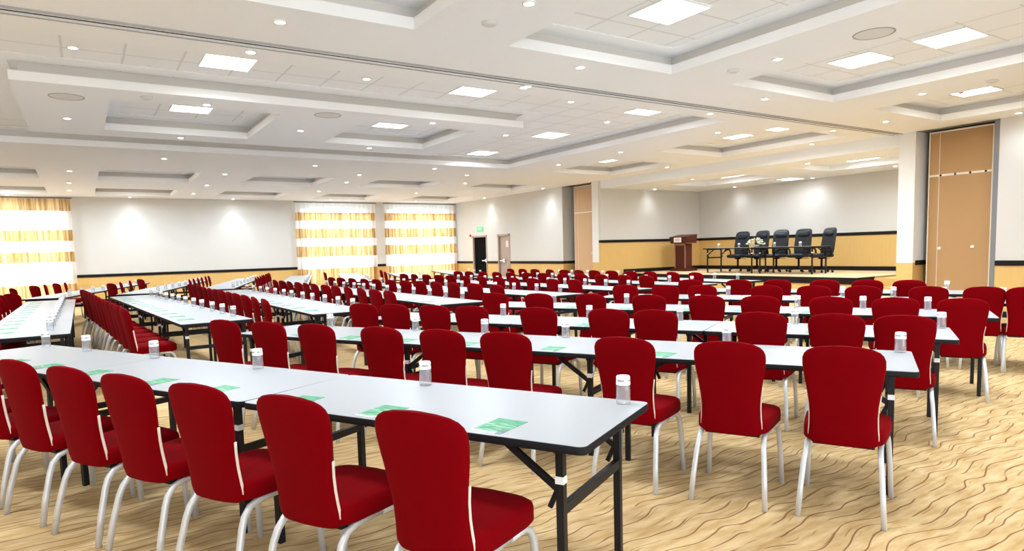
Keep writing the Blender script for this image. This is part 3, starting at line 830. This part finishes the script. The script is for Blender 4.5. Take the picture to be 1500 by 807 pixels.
CHAIRS = [
    (1.146, 2.168, -1.071, 'F', 0, 0), (0.86, 2.727, -1.095, 'F', 0, 1), (0.592, 3.26, -1.065, 'F', 0, 2), (0.342, 3.766, -1.074, 'F', 0, 3),
    (0.105, 4.252, -1.065, 'F', 0, 4), (-0.146, 4.77, -1.082, 'F', 0, 5), (-0.387, 5.274, -1.021, 'F', 0, 6), (-0.629, 5.781, -1.062, 'F', 0, 7),
    (3.493, 2.0, -1.124, 'F', 1, 0), (3.217, 2.51, -1.102, 'F', 1, 1), (2.93, 3.049, -1.122, 'F', 1, 2), (2.536, 3.795, -1.066, 'F', 1, 3),
    (2.3, 4.248, -1.096, 'F', 1, 4), (2.04, 4.748, -1.061, 'F', 1, 5), (1.73, 5.347, -1.066, 'F', 1, 6), (1.474, 5.845, -1.055, 'F', 1, 7),
    (1.219, 6.341, -1.089, 'F', 1, 8), (5.139, 2.502, -1.118, 'F', 2, 0), (4.936, 2.897, -1.115, 'F', 2, 1), (4.687, 3.38, -1.091, 'F', 2, 2),
    (4.293, 4.141, -1.092, 'F', 2, 3), (4.096, 4.522, -1.085, 'F', 2, 4), (3.774, 5.142, -1.097, 'F', 2, 5), (3.426, 5.812, -1.079, 'F', 2, 6),
    (3.216, 6.216, -1.091, 'F', 2, 7), (2.973, 6.684, -1.073, 'F', 2, 8), (2.768, 7.077, -1.061, 'F', 2, 9), (6.833, 2.833, -1.104, 'F', 3, 0),
    (6.605, 3.312, -1.086, 'F', 3, 1), (6.367, 3.802, -1.112, 'F', 3, 2), (6.073, 4.401, -1.094, 'F', 3, 3), (5.83, 4.89, -1.112, 'F', 3, 4),
    (5.536, 5.476, -1.067, 'F', 3, 5), (5.218, 6.104, -1.094, 'F', 3, 6), (4.901, 6.726, -1.068, 'F', 3, 7), (4.614, 7.284, -1.09, 'F', 3, 8),
    (8.659, 2.959, -1.123, 'F', 4, 0), (8.508, 3.32, -1.09, 'F', 4, 1), (8.304, 3.792, -1.11, 'F', 4, 2), (8.03, 4.408, -1.08, 'F', 4, 3),
    (7.804, 4.902, -1.07, 'F', 4, 4), (7.57, 5.402, -1.092, 'F', 4, 5), (7.214, 6.15, -1.086, 'F', 4, 6), (6.993, 6.606, -1.117, 'F', 4, 7),
    (6.731, 7.14, -1.087, 'F', 4, 8), (9.458, 4.558, -1.117, 'F', 5, 0), (9.262, 5.023, -1.087, 'F', 5, 1), (9.05, 5.513, -1.102, 'F', 5, 2),
    (8.788, 6.102, -1.077, 'F', 5, 3), (8.563, 6.595, -1.119, 'F', 5, 4), (8.249, 7.271, -1.115, 'F', 5, 5), (-0.956, 8.721, -1.465, 'M', 0, 0),
    (-0.96, 9.291, -1.392, 'M', 0, 1), (-0.958, 9.846, -1.534, 'M', 0, 2), (-0.96, 10.391, -1.507, 'M', 0, 3), (-0.963, 11.005, -1.453, 'M', 0, 4),
    (-0.969, 11.584, -1.299, 'M', 0, 5), (-0.969, 12.116, -1.342, 'M', 0, 6), (-0.965, 12.68, -1.48, 'M', 0, 7), (-0.973, 13.335, -1.322, 'M', 0, 8),
    (-0.976, 13.859, -1.278, 'M', 0, 9), (-0.979, 14.492, -1.229, 'M', 0, 10), (-0.95, 15.111, -0.793, 'M', 0, 11), (0.607, 8.821, -1.431, 'M', 1, 0),
    (0.57, 9.391, -1.332, 'M', 1, 1), (0.539, 9.944, -1.414, 'M', 1, 2), (0.501, 10.585, -1.421, 'M', 1, 3), (0.469, 11.139, -1.477, 'M', 1, 4),
    (0.432, 11.763, -1.504, 'M', 1, 5), (0.398, 12.332, -1.448, 'M', 1, 6), (0.362, 12.915, -1.408, 'M', 1, 7), (0.326, 13.513, -1.407, 'M', 1, 8),
    (0.283, 14.134, -1.238, 'M', 1, 9), (0.258, 14.614, -1.307, 'M', 1, 10), (0.214, 15.268, -1.259, 'M', 1, 11), (2.191, 8.865, -1.589, 'M', 2, 0),
    (2.187, 9.462, -1.614, 'M', 2, 1), (2.183, 10.105, -1.481, 'M', 2, 2), (2.178, 10.75, -1.448, 'M', 2, 3), (2.177, 11.278, -1.501, 'M', 2, 4),
    (2.171, 11.979, -1.434, 'M', 2, 5), (2.167, 12.499, -1.417, 'M', 2, 6), (2.167, 13.091, -1.55, 'M', 2, 7), (2.163, 13.732, -1.521, 'M', 2, 8),
    (2.155, 14.357, -1.388, 'M', 2, 9), (2.151, 14.988, -1.325, 'M', 2, 10), (2.147, 15.612, -1.325, 'M', 2, 11), (3.951, 8.993, -1.542, 'M', 3, 0),
    (3.951, 9.575, -1.465, 'M', 3, 1), (3.953, 10.128, -1.614, 'M', 3, 2), (3.953, 10.764, -1.603, 'M', 3, 3), (3.953, 11.433, -1.518, 'M', 3, 4),
    (3.951, 12.027, -1.444, 'M', 3, 5), (3.954, 12.704, -1.521, 'M', 3, 6), (3.955, 13.252, -1.579, 'M', 3, 7), (3.954, 13.861, -1.46, 'M', 3, 8),
    (3.956, 14.503, -1.577, 'M', 3, 9), (3.953, 15.16, -1.429, 'M', 3, 10), (3.957, 15.769, -1.566, 'M', 3, 11), (5.743, 8.922, -1.512, 'M', 4, 0),
    (5.701, 9.588, -1.388, 'M', 4, 1), (5.662, 10.235, -1.513, 'M', 4, 2), (5.624, 10.84, -1.489, 'M', 4, 3), (5.58, 11.493, -1.363, 'M', 4, 4),
    (5.543, 12.062, -1.372, 'M', 4, 5), (5.503, 12.702, -1.413, 'M', 4, 6), (5.461, 13.349, -1.457, 'M', 4, 7), (5.421, 13.949, -1.483, 'M', 4, 8),
    (5.377, 14.612, -1.472, 'M', 4, 9), (5.329, 15.292, -1.369, 'M', 4, 10), (5.294, 15.848, -1.43, 'M', 4, 11), (7.408, 9.004, -1.591, 'M', 5, 0),
    (7.398, 9.634, -1.554, 'M', 5, 1), (7.387, 10.264, -1.5, 'M', 5, 2), (7.376, 10.884, -1.576, 'M', 5, 3), (7.365, 11.471, -1.485, 'M', 5, 4),
    (7.352, 12.112, -1.58, 'M', 5, 5), (7.336, 12.845, -1.484, 'M', 5, 6), (7.32, 13.495, -1.435, 'M', 5, 7), (7.306, 14.062, -1.432, 'M', 5, 8),
    (7.292, 14.706, -1.457, 'M', 5, 9), (7.276, 15.343, -1.582, 'M', 5, 10), (7.258, 16.004, -1.411, 'M', 5, 11), (9.09, 8.97, -1.561, 'M', 6, 0),
    (9.082, 9.55, -1.602, 'M', 6, 1), (9.071, 10.232, -1.554, 'M', 6, 2), (9.058, 10.892, -1.465, 'M', 6, 3), (9.046, 11.48, -1.51, 'M', 6, 4),
    (9.028, 12.21, -1.436, 'M', 6, 5), (9.014, 12.835, -1.486, 'M', 6, 6), (8.996, 13.513, -1.522, 'M', 6, 7), (8.978, 14.139, -1.502, 'M', 6, 8),
    (8.958, 14.803, -1.487, 'M', 6, 9), (8.936, 15.494, -1.447, 'M', 6, 10), (8.916, 16.094, -1.399, 'M', 6, 11), (10.441, 8.952, -1.605, 'M', 7, 0),
    (10.472, 9.574, -1.678, 'M', 7, 1), (10.506, 10.282, -1.57, 'M', 7, 2), (10.535, 10.921, -1.539, 'M', 7, 3), (10.562, 11.613, -1.463, 'M', 7, 4),
    (10.588, 12.253, -1.489, 'M', 7, 5), (10.611, 12.835, -1.631, 'M', 7, 6), (10.631, 13.495, -1.468, 'M', 7, 7), (10.654, 14.118, -1.638, 'M', 7, 8),
    (10.677, 14.879, -1.48, 'M', 7, 9), (10.696, 15.502, -1.526, 'M', 7, 10), (10.715, 16.14, -1.611, 'M', 7, 11), (2.587, 19.13, -1.715, 'B', 2, 0),
    (2.761, 19.727, -1.685, 'B', 2, 1), (2.955, 20.389, -1.675, 'B', 2, 2), (3.138, 21.015, -1.686, 'B', 2, 3), (3.344, 21.722, -1.708, 'B', 2, 4),
    (3.513, 22.299, -1.668, 'B', 2, 5), (4.055, 18.189, -1.755, 'B', 3, 0), (4.248, 18.831, -1.72, 'B', 3, 1), (4.471, 19.573, -1.758, 'B', 3, 2),
    (4.667, 20.223, -1.722, 'B', 3, 3), (4.834, 20.779, -1.746, 'B', 3, 4), (5.052, 21.503, -1.714, 'B', 3, 5), (5.238, 22.122, -1.743, 'B', 3, 6),
    (5.443, 22.803, -1.7, 'B', 3, 7), (-1.561, 16.559, -1.631, 'B', 0, 0), (-1.348, 17.307, -1.645, 'B', 0, 1), (-1.105, 18.278, -1.198, 'B', 0, 2),
    (-0.815, 19.696, -0.985, 'B', 0, 3), (-0.577, 20.211, -1.603, 'B', 0, 4), (-0.4, 21.036, -1.113, 'B', 0, 5), (-0.182, 21.535, -1.61, 'B', 0, 6),
    (0.756, 18.807, -1.061, 'B', 1, 0), (1.029, 19.433, -1.65, 'B', 1, 1), (1.294, 20.524, -1.634, 'B', 1, 2), (1.58, 21.755, -1.157, 'B', 1, 3),
    (6.705, 20.826, -1.738, 'B', 4, 0), (8.501, 20.567, -1.787, 'B', 5, 1), (7.747, 18.355, -1.819, 'B', 5, 2),
]
GLASSES = [
    (2.09, 2.275, 'F', 0, 0), (1.551, 3.291, 'F', 0, 1), (0.922, 4.518, 'F', 0, 2), (0.402, 5.552, 'F', 0, 3),
    (-0.021, 6.408, 'F', 0, 4), (-0.316, 7.007, 'F', 0, 5), (4.431, 2.18, 'F', 1, 0), (3.912, 3.145, 'F', 1, 1),
    (3.308, 4.286, 'F', 1, 2), (2.943, 4.982, 'F', 1, 3), (2.588, 5.663, 'F', 1, 4), (2.084, 6.635, 'F', 1, 5),
    (5.861, 2.565, 'F', 2, 0), (5.349, 3.552, 'F', 2, 1), (4.869, 4.475, 'F', 2, 2), (4.428, 5.325, 'F', 2, 3),
    (3.944, 6.255, 'F', 2, 4), (3.525, 7.061, 'F', 2, 5), (7.324, 3.34, 'F', 3, 0), (7.061, 3.874, 'F', 3, 1),
    (6.769, 4.464, 'F', 3, 2), (6.264, 5.47, 'F', 3, 3), (5.851, 6.283, 'F', 3, 4), (5.376, 7.212, 'F', 3, 5),
    (9.133, 3.34, 'F', 4, 0), (8.89, 3.881, 'F', 4, 1), (8.667, 4.366, 'F', 4, 2), (8.419, 4.895, 'F', 4, 3),
    (7.99, 5.793, 'F', 4, 4), (7.778, 6.231, 'F', 4, 5), (7.316, 7.171, 'F', 4, 6), (10.194, 4.406, 'F', 5, 0),
    (10.006, 4.841, 'F', 5, 1), (9.77, 5.372, 'F', 5, 2), (9.588, 5.776, 'F', 5, 3), (9.317, 6.366, 'F', 5, 4),
    (9.059, 6.918, 'F', 5, 5), (-0.343, 8.682, 'M', 0, 0), (-0.343, 9.244, 'M', 0, 1), (-0.344, 9.843, 'M', 0, 2),
    (-0.344, 10.393, 'M', 0, 3), (-0.344, 11.001, 'M', 0, 4), (-0.345, 11.563, 'M', 0, 5), (-0.345, 12.112, 'M', 0, 6),
    (-0.345, 12.72, 'M', 0, 7), (-0.346, 13.343, 'M', 0, 8), (-0.346, 13.867, 'M', 0, 9), (-0.346, 14.507, 'M', 0, 10),
    (-0.346, 15.016, 'M', 0, 11), (1.539, 8.787, 'M', 1, 0), (1.504, 9.342, 'M', 1, 1), (1.469, 9.918, 'M', 1, 2),
    (1.428, 10.581, 'M', 1, 3), (1.393, 11.151, 'M', 1, 4), (1.354, 11.788, 'M', 1, 5), (1.319, 12.365, 'M', 1, 6),
    (1.284, 12.942, 'M', 1, 7), (1.247, 13.55, 'M', 1, 8), (1.21, 14.149, 'M', 1, 9), (1.179, 14.656, 'M', 1, 10),
    (1.14, 15.301, 'M', 1, 11), (3.072, 8.746, 'M', 2, 0), (3.068, 9.355, 'M', 2, 1), (3.065, 9.968, 'M', 2, 2),
    (3.061, 10.605, 'M', 2, 3), (3.058, 11.154, 'M', 2, 4), (3.054, 11.835, 'M', 2, 5), (3.051, 12.355, 'M', 2, 6),
    (3.048, 12.986, 'M', 2, 7), (3.044, 13.625, 'M', 2, 8), (3.041, 14.214, 'M', 2, 9), (3.037, 14.847, 'M', 2, 10),
    (3.034, 15.473, 'M', 2, 11), (4.838, 8.828, 'M', 3, 0), (4.839, 9.388, 'M', 3, 1), (4.84, 9.968, 'M', 3, 2),
    (4.842, 10.611, 'M', 3, 3), (4.843, 11.246, 'M', 3, 4), (4.844, 11.82, 'M', 3, 5), (4.845, 12.514, 'M', 3, 6),
    (4.846, 13.08, 'M', 3, 7), (4.847, 13.663, 'M', 3, 8), (4.848, 14.324, 'M', 3, 9), (4.849, 14.947, 'M', 3, 10),
    (4.849, 15.592, 'M', 3, 11), (6.705, 8.817, 'M', 4, 0), (6.668, 9.45, 'M', 4, 1), (6.628, 10.113, 'M', 4, 2),
    (6.592, 10.712, 'M', 4, 3), (6.554, 11.334, 'M', 4, 4), (6.518, 11.9, 'M', 4, 5), (6.478, 12.544, 'M', 4, 6),
    (6.437, 13.194, 'M', 4, 7), (6.398, 13.797, 'M', 4, 8), (6.355, 14.461, 'M', 4, 9), (6.313, 15.111, 'M', 4, 10),
    (6.275, 15.678, 'M', 4, 11), (8.294, 8.853, 'M', 5, 0), (8.286, 9.464, 'M', 5, 1), (8.277, 10.071, 'M', 5, 2),
    (8.267, 10.706, 'M', 5, 3), (8.257, 11.271, 'M', 5, 4), (8.245, 11.925, 'M', 5, 5), (8.231, 12.626, 'M', 5, 6),
    (8.218, 13.255, 'M', 5, 7), (8.206, 13.808, 'M', 5, 8), (8.191, 14.457, 'M', 5, 9), (8.176, 15.11, 'M', 5, 10),
    (8.161, 15.732, 'M', 5, 11), (9.951, 8.834, 'M', 6, 0), (9.944, 9.413, 'M', 6, 1), (9.934, 10.062, 'M', 6, 2),
    (9.923, 10.701, 'M', 6, 3), (9.912, 11.282, 'M', 6, 4), (9.897, 11.981, 'M', 6, 5), (9.882, 12.611, 'M', 6, 6),
    (9.865, 13.286, 'M', 6, 7), (9.848, 13.898, 'M', 6, 8), (9.83, 14.544, 'M', 6, 9), (9.81, 15.215, 'M', 6, 10),
    (9.792, 15.797, 'M', 6, 11), (11.243, 8.766, 'M', 7, 0), (11.275, 9.386, 'M', 7, 1), (11.307, 10.056, 'M', 7, 2),
    (11.335, 10.678, 'M', 7, 3), (11.362, 11.332, 'M', 7, 4), (11.387, 11.968, 'M', 7, 5), (11.41, 12.558, 'M', 7, 6),
    (11.431, 13.17, 'M', 7, 7), (11.453, 13.822, 'M', 7, 8), (11.476, 14.528, 'M', 7, 9), (11.494, 15.143, 'M', 7, 10),
    (11.513, 15.795, 'M', 7, 11), (-0.287, 17.285, 'B', 0, 0), (-0.062, 18.091, 'B', 0, 1), (0.166, 18.902, 'B', 0, 2),
    (0.396, 19.717, 'B', 0, 3), (0.627, 20.536, 'B', 0, 4), (0.861, 21.36, 'B', 0, 5), (1.096, 22.188, 'B', 0, 6),
    (1.332, 23.021, 'B', 0, 7), (1.422, 17.248, 'B', 1, 0), (1.661, 18.065, 'B', 1, 1), (1.901, 18.887, 'B', 1, 2),
    (2.143, 19.713, 'B', 1, 3), (2.387, 20.543, 'B', 1, 4), (2.632, 21.378, 'B', 1, 5), (2.878, 22.218, 'B', 1, 6),
    (3.126, 23.062, 'B', 1, 7), (3.094, 17.449, 'B', 2, 0), (3.343, 18.278, 'B', 2, 1), (3.593, 19.111, 'B', 2, 2),
    (3.844, 19.948, 'B', 2, 3), (4.097, 20.79, 'B', 2, 4), (4.352, 21.636, 'B', 2, 5), (4.607, 22.487, 'B', 2, 6),
    (4.864, 23.342, 'B', 2, 7), (4.931, 17.622, 'B', 3, 0), (5.188, 18.462, 'B', 3, 1), (5.447, 19.306, 'B', 3, 2),
    (5.707, 20.155, 'B', 3, 3), (5.969, 21.009, 'B', 3, 4), (6.232, 21.867, 'B', 3, 5), (6.497, 22.729, 'B', 3, 6),
    (6.762, 23.597, 'B', 3, 7), (6.759, 17.755, 'B', 4, 0), (7.025, 18.605, 'B', 4, 1), (7.292, 19.46, 'B', 4, 2),
    (8.617, 17.858, 'B', 5, 0), (8.89, 18.717, 'B', 5, 1), (9.165, 19.582, 'B', 5, 2), (10.491, 17.933, 'B', 6, 0),
    (10.773, 18.801, 'B', 6, 1), (11.057, 19.674, 'B', 6, 2),
]
PAPERS = [
    (1.417, 2.302, -1.159, 'F', 0, 0), (1.122, 2.865, -1.116, 'F', 0, 1), (0.873, 3.351, -1.032, 'F', 0, 2), (0.573, 3.947, -1.168, 'F', 0, 3),
    (0.322, 4.453, -1.004, 'F', 0, 4), (-0.005, 5.118, -0.966, 'F', 0, 5), (-0.282, 5.69, -1.153, 'F', 0, 6), (-0.508, 6.16, -1.04, 'F', 0, 7),
    (3.773, 2.166, -1.197, 'F', 1, 0), (3.491, 2.682, -1.071, 'F', 1, 1), (3.24, 3.146, -1.175, 'F', 1, 2), (2.856, 3.867, -1.039, 'F', 1, 3),
    (2.501, 4.541, -1.116, 'F', 1, 4), (2.214, 5.093, -1.086, 'F', 1, 5), (1.933, 5.636, -0.984, 'F', 1, 6), (1.654, 6.179, -1.08, 'F', 1, 7),
    (5.196, 2.575, -1.172, 'F', 2, 0), (4.923, 3.088, -1.124, 'F', 2, 1), (4.691, 3.524, -1.094, 'F', 2, 2), (4.27, 4.322, -1.05, 'F', 2, 3),
    (3.986, 4.861, -1.153, 'F', 2, 4), (3.702, 5.403, -1.08, 'F', 2, 5), (3.37, 6.039, -1.061, 'F', 2, 6), (3.085, 6.586, -0.993, 'F', 2, 7),
    (6.886, 2.913, -0.998, 'F', 3, 0), (6.627, 3.421, -1.117, 'F', 3, 1), (6.316, 4.029, -1.135, 'F', 3, 2), (5.999, 4.648, -1.077, 'F', 3, 3),
    (5.722, 5.186, -1.011, 'F', 3, 4), (5.395, 5.819, -1.006, 'F', 3, 5), (5.065, 6.457, -1.069, 'F', 3, 6), (-0.775, 8.767, -1.449, 'M', 0, 0),
    (-0.775, 9.325, -1.42, 'M', 0, 1), (-0.776, 9.921, -1.425, 'M', 0, 2), (-0.777, 10.467, -1.53, 'M', 0, 3), (-0.778, 11.072, -1.516, 'M', 0, 4),
    (-0.778, 11.63, -1.457, 'M', 0, 5), (-0.779, 12.175, -1.4, 'M', 0, 6), (-0.779, 12.779, -1.559, 'M', 0, 7), (-0.78, 13.399, -1.353, 'M', 0, 8),
    (-0.78, 13.919, -1.388, 'M', 0, 9), (-0.781, 14.555, -1.552, 'M', 0, 10), (-0.781, 15.06, -1.547, 'M', 0, 11), (0.988, 8.828, -1.498, 'M', 1, 0),
    (0.954, 9.379, -1.596, 'M', 1, 1), (0.919, 9.951, -1.493, 'M', 1, 2), (0.88, 10.609, -1.41, 'M', 1, 3), (0.845, 11.174, -1.392, 'M', 1, 4),
    (0.807, 11.806, -1.39, 'M', 1, 5), (0.773, 12.378, -1.371, 'M', 1, 6), (0.738, 12.951, -1.464, 'M', 1, 7), (0.702, 13.553, -1.319, 'M', 1, 8),
    (0.666, 14.147, -1.515, 'M', 1, 9), (0.636, 14.65, -1.316, 'M', 1, 10), (0.597, 15.29, -1.467, 'M', 1, 11), (2.503, 8.817, -1.642, 'M', 2, 0),
    (2.499, 9.422, -1.439, 'M', 2, 1), (2.496, 10.03, -1.437, 'M', 2, 2), (2.492, 10.661, -1.438, 'M', 2, 3), (2.488, 11.206, -1.57, 'M', 2, 4),
    (2.484, 11.881, -1.588, 'M', 2, 5), (2.481, 12.397, -1.544, 'M', 2, 6), (2.477, 13.022, -1.576, 'M', 2, 7), (2.474, 13.655, -1.398, 'M', 2, 8),
    (2.47, 14.239, -1.488, 'M', 2, 9), (2.467, 14.866, -1.49, 'M', 2, 10), (2.463, 15.486, -1.377, 'M', 2, 11), (4.252, 8.901, -1.639, 'M', 3, 0),
    (4.252, 9.456, -1.612, 'M', 3, 1), (4.252, 10.032, -1.619, 'M', 3, 2), (4.252, 10.669, -1.574, 'M', 3, 3), (4.252, 11.299, -1.647, 'M', 3, 4),
    (4.252, 11.867, -1.561, 'M', 3, 5), (4.252, 12.555, -1.444, 'M', 3, 6), (4.252, 13.116, -1.51, 'M', 3, 7), (4.253, 13.693, -1.593, 'M', 3, 8),
    (4.253, 14.348, -1.502, 'M', 3, 9), (4.253, 14.964, -1.531, 'M', 3, 10), (4.253, 15.603, -1.466, 'M', 3, 11),
]
FROW = ['nearest slanted table row', 'second slanted row from the camera', 'third slanted row from the camera', 'fourth slanted row from the camera', 'fifth slanted row from the camera', 'sixth slanted row, before the stage']
MROW = ['%s lengthwise row from the curtained side' % ORD[i + 1] for i in range(8)]
BROW = ['%s far row by the curtains' % ORD[i + 1] for i in range(9)] + ['tableless row before the gold topped curtain']
def rowname(blk, row): return FROW[row] if blk == 'F' else MROW[row] if blk == 'M' else BROW[row]
def endname(blk): return 'aisle end' if blk == 'F' else 'near end'
POS = lambda i, blk: '%s from its %s' % (ORD[i + 1] if i < 13 else str(i + 1), endname(blk))
tp = ts = cp = cs = gp = gs = None
for x, y, a, sc, blk, row, i in TABLES:
    if blk != 'B':
        if tp is None: tp = make_table(); o_ = tp; o_.location = (x, y, 0); o_.rotation_euler = (0, 0, a); o_.scale = (1, sc, 1)
        else: o_ = dup(tp, (x, y, 0), a, sc)
    else:
        if ts is None: ts = table_single(); o_ = ts; o_.location = (x, y, 0); o_.rotation_euler = (0, 0, a); o_.scale = (1, sc, 1)
        else: o_ = dup(ts, (x, y, 0), a, sc)
    tag(o_, 'white black-edged folding table, %s, %s' % (POS(i, blk), rowname(blk, row)), 'table', 'white folding tables')
for x, y, a, blk, row, i in CHAIRS:
    if blk == 'F' or (blk == 'M' and row < 4):
        if cp is None: cp = make_chair(); o_ = cp; o_.location = (x, y, 0); o_.rotation_euler = (0, 0, a)
        else: o_ = dup(cp, (x, y, 0), a)
    else:
        if cs is None: cs = chair_single(); o_ = cs; o_.location = (x, y, 0); o_.rotation_euler = (0, 0, a)
        else: o_ = dup(cs, (x, y, 0), a)
    tag(o_, 'red banquet chair, %s, %s' % (POS(i, blk), rowname(blk, row)), 'chair', 'red banquet chairs at the tables')
for x, y, blk, row, i in GLASSES:
    if blk == 'F':
        if gp is None: gp = make_glass(); o_ = gp; o_.location = (x, y, .7455)
        else: o_ = dup(gp, (x, y, .7455), .7 * i + row)
    else:
        if gs is None: gs = glass_single(); o_ = gs; o_.location = (x, y, .7455)
        else: o_ = dup(gs, (x, y, .7455), .7 * i)
    tag(o_, 'paper-capped water glass, %s, %s' % (POS(i, blk), rowname(blk, row)), 'glass', 'upturned glasses on the tables')
bp = None
for x, y, a, blk, row, i in PAPERS:
    if bp is None:
        bp = MB().box(-.074, .074, -.105, .105, 0, .0015).obj('brochure', M_bro, None, (x, y, .7456), a); o_ = bp
    else: o_ = dup(bp, (x, y, .7456), a)
    tag(o_, 'green printed brochure, %s, %s' % (POS(i, blk), rowname(blk, row)), 'brochure', 'green brochures on the tables')

# ---------------------------------------------------------------- on the stage
# podium
PX, PY = 17.0, 15.45
r = empty('podium', (PX, PY, SZ)); tag(r, 'mahogany lectern with a white sign standing on the stage', 'lectern')
MB().box(-.26, .26, -.36, .36, 0, .06).box(-.23, .23, -.31, .31, .06, .10).obj('base', M_mahog, r)
MB().box(-.17, .17, -.21, .21, .10, .92).obj('column', M_mahog, r)
MB().box(-.185, -.165, -.24, -.20, .10, .92).box(-.185, -.165, .20, .24, .10, .92).box(-.185, -.165, -.24, .24, .86, .93).obj('trim', M_mahogl, r)
mb = MB()
vs = [(-.24, -.36, .93), (.22, -.36, .93), (.22, .36, .93), (-.24, .36, .93), (-.28, -.38, 1.14), (.24, -.38, 1.22), (.24, .38, 1.22), (-.28, .38, 1.14)]
mb.add(vs, [(0, 3, 2, 1), (4, 5, 6, 7), (0, 1, 5, 4), (2, 3, 7, 6), (3, 0, 4, 7), (1, 2, 6, 5)])
mb.obj('desk', M_mahog, r)
sg = MB().box(-.300, -.285, -.16, .16, .96, 1.12).obj('sign_plate', M_paper, r)
MB().box(-.304, -.300, -.10, .10, 1.045, 1.06).box(-.304, -.300, -.07, .07, 1.015, 1.025).obj('lettering', M_ring, sg)
# stage tables
for k, y in enumerate((12.9, 11.03)):
    o_ = dup(tp, (16.45, y, SZ), 0, 1.0)
    tag(o_, 'folding table on the stage, %s' % ('nearer the lectern' if k == 0 else 'nearer the pillar'), 'table', 'tables on the stage')
# executive chairs
def exec_chair():
    r = empty('office_chair')
    # faces -x
    st_ = MB(); rings = []
    for z, ins in ((.42, .05), (.44, .01), (.48, 0), (.51, .01), (.53, .05), (.535, .12)):
        rings.append([Vector((p.x - .02, p.y, z)) for p in rrect(.26 - ins, .26 - ins, .09, z)])
    st_.rings(rings).obj('seat', M_leather, r)
    bk = MB(); rings = []
    for z, w_, t in ((.50, .20, .05), (.54, .235, .06), (.64, .25, .07), (.78, .255, .06), (.92, .25, .055), (1.04, .25, .055), (1.14, .245, .05), (1.20, .225, .045), (1.235, .17, .03), (1.245, .08, .012)):
        xc = .20 + .16 * (z - .5)
        rg = []
        for j in range(20):
            th = 2 * math.pi * j / 20; c, s_ = math.cos(th), math.sin(th)
            yy = math.copysign(abs(c) ** .55, c) * w_; xx = math.copysign(abs(s_) ** .7, s_) * t
            rg.append(Vector((xc + xx - .05 * (yy / .25) ** 2, yy, z)))
        rings.append(rg)
    b = bk.rings(rings).obj('backrest', M_leather, r)
    hd = MB(); rings = []
    for z, ins in ((1.02, .06), (1.04, .02), (1.08, 0), (1.13, .01), (1.17, .05)):
        xc = .20 + .16 * (z - .5) - .06
        rings.append([Vector((xc + p.x, p.y, z)) for p in rrect(.045 - ins * .3, .19 - ins, .026, z)])
    hd.rings(rings).obj('headrest', M_leather, b)
    MB().lathe([(.03, .10), (.03, .42)], 12).lathe([(.09, .38), (.09, .43)], 12).obj('gas_column', M_black, r)
    for sy in (-1, 1):
        MB().tube([(.06, sy * .27, .45), (.06, sy * .31, .50), (.05, sy * .315, .62), (.0, sy * .315, .68), (-.2, sy * .31, .68), (-.24, sy * .305, .65)], .02, .026, 8, side=Vector((0, 1, 0))).obj('armrest', M_black, r)
    bs = MB()
    for k in range(5):
        a = 2 * math.pi * k / 5 + .3
        bs.bar((.02 * math.cos(a), .02 * math.sin(a), .115), (.29 * math.cos(a), .29 * math.sin(a), .075), .035, .03)
    bs = bs.obj('star_base', M_black, r)
    for k in range(5):
        a = 2 * math.pi * k / 5 + .3
        MB().tube([(.29 * math.cos(a) - .018, .29 * math.sin(a), .03), (.29 * math.cos(a) + .018, .29 * math.sin(a), .03)], .03, .03, 10, side=Vector((0, 0, 1))).obj('caster', M_black, bs)
    MB().bar((.0, -.10, .40), (.0, -.30, .385), .012, .012).obj('lever', M_black, r)
    return r
ec = exec_chair()
ys5 = (13.45, 12.75, 12.08, 11.35, 10.65)
nm5 = ('nearest the lectern', 'second from the lectern', 'middle of the five', 'fourth from the lectern', 'nearest the pillar, turned slightly')
for k, y in enumerate(ys5):
    a = R_((2, -4, 3, 2, -20)[k])
    if k == 0: o_ = ec; o_.location = (17.25, y, SZ); o_.rotation_euler = (0, 0, a)
    else: o_ = dup(ec, (17.25, y, SZ), a)
    tag(o_, 'high-backed black leather office chair on the stage, ' + nm5[k], 'office chair', 'black chairs behind the stage table')
for k, y in enumerate((13.5, 12.75, 11.55, 10.75)):
    o_ = dup(gp, (16.4, y, SZ + .7455), .4 * k)
    tag(o_, 'paper-capped glass on the stage table, %s from the lectern' % ORD[k + 1], 'glass', 'glasses on the stage table')
# flowers
M_petal = mat('cream_petals', (.80, .78, .66), .7)
M_leaf = mat('flower_leaves', (.36, .42, .16), .6)
fr = empty('flower_arrangement', (16.45, 12.2, SZ + .7455)); tag(fr, 'low cream and green flower arrangement on the stage table', 'flowers')
MB().lathe([(.06, 0), (.09, .02), (.10, .06), (.085, .07)], 16).obj('bowl', M_ring, fr)
rnd = random.Random(5); pm = MB(); lm = MB()
for k in range(44):
    a = rnd.uniform(0, 6.28); rr = rnd.uniform(0, 1) ** .5; px_, py_ = .13 * rr * math.cos(a), .30 * rr * math.sin(a); pz = .10 + .16 * (1 - rr * rr) + rnd.uniform(-.02, .02); q_ = rnd.uniform(.018, .03)
    pm.lathe([(.3 * q_, pz - q_), (q_, pz - .3 * q_), (q_, pz + .3 * q_), (.5 * q_, pz + .8 * q_)], 8, cx=px_, cy=py_)
    for t in range(2):
        b_ = rnd.uniform(0, 6.28); L_ = rnd.uniform(.04, .08)
        ex_, ey_ = px_ * 1.1 + L_ * math.cos(b_), py_ * 1.1 + L_ * math.sin(b_)
        lm.add([(px_, py_, pz - .03), ((px_ + ex_) / 2 + .012 * math.sin(b_), (py_ + ey_) / 2 - .012 * math.cos(b_), pz), (ex_, ey_, pz - .02), ((px_ + ex_) / 2 - .012 * math.sin(b_), (py_ + ey_) / 2 + .012 * math.cos(b_), pz)], [(0, 1, 2, 3)])
pm.obj('blossoms', M_petal, fr); lm.obj('leaves', M_leaf, fr)
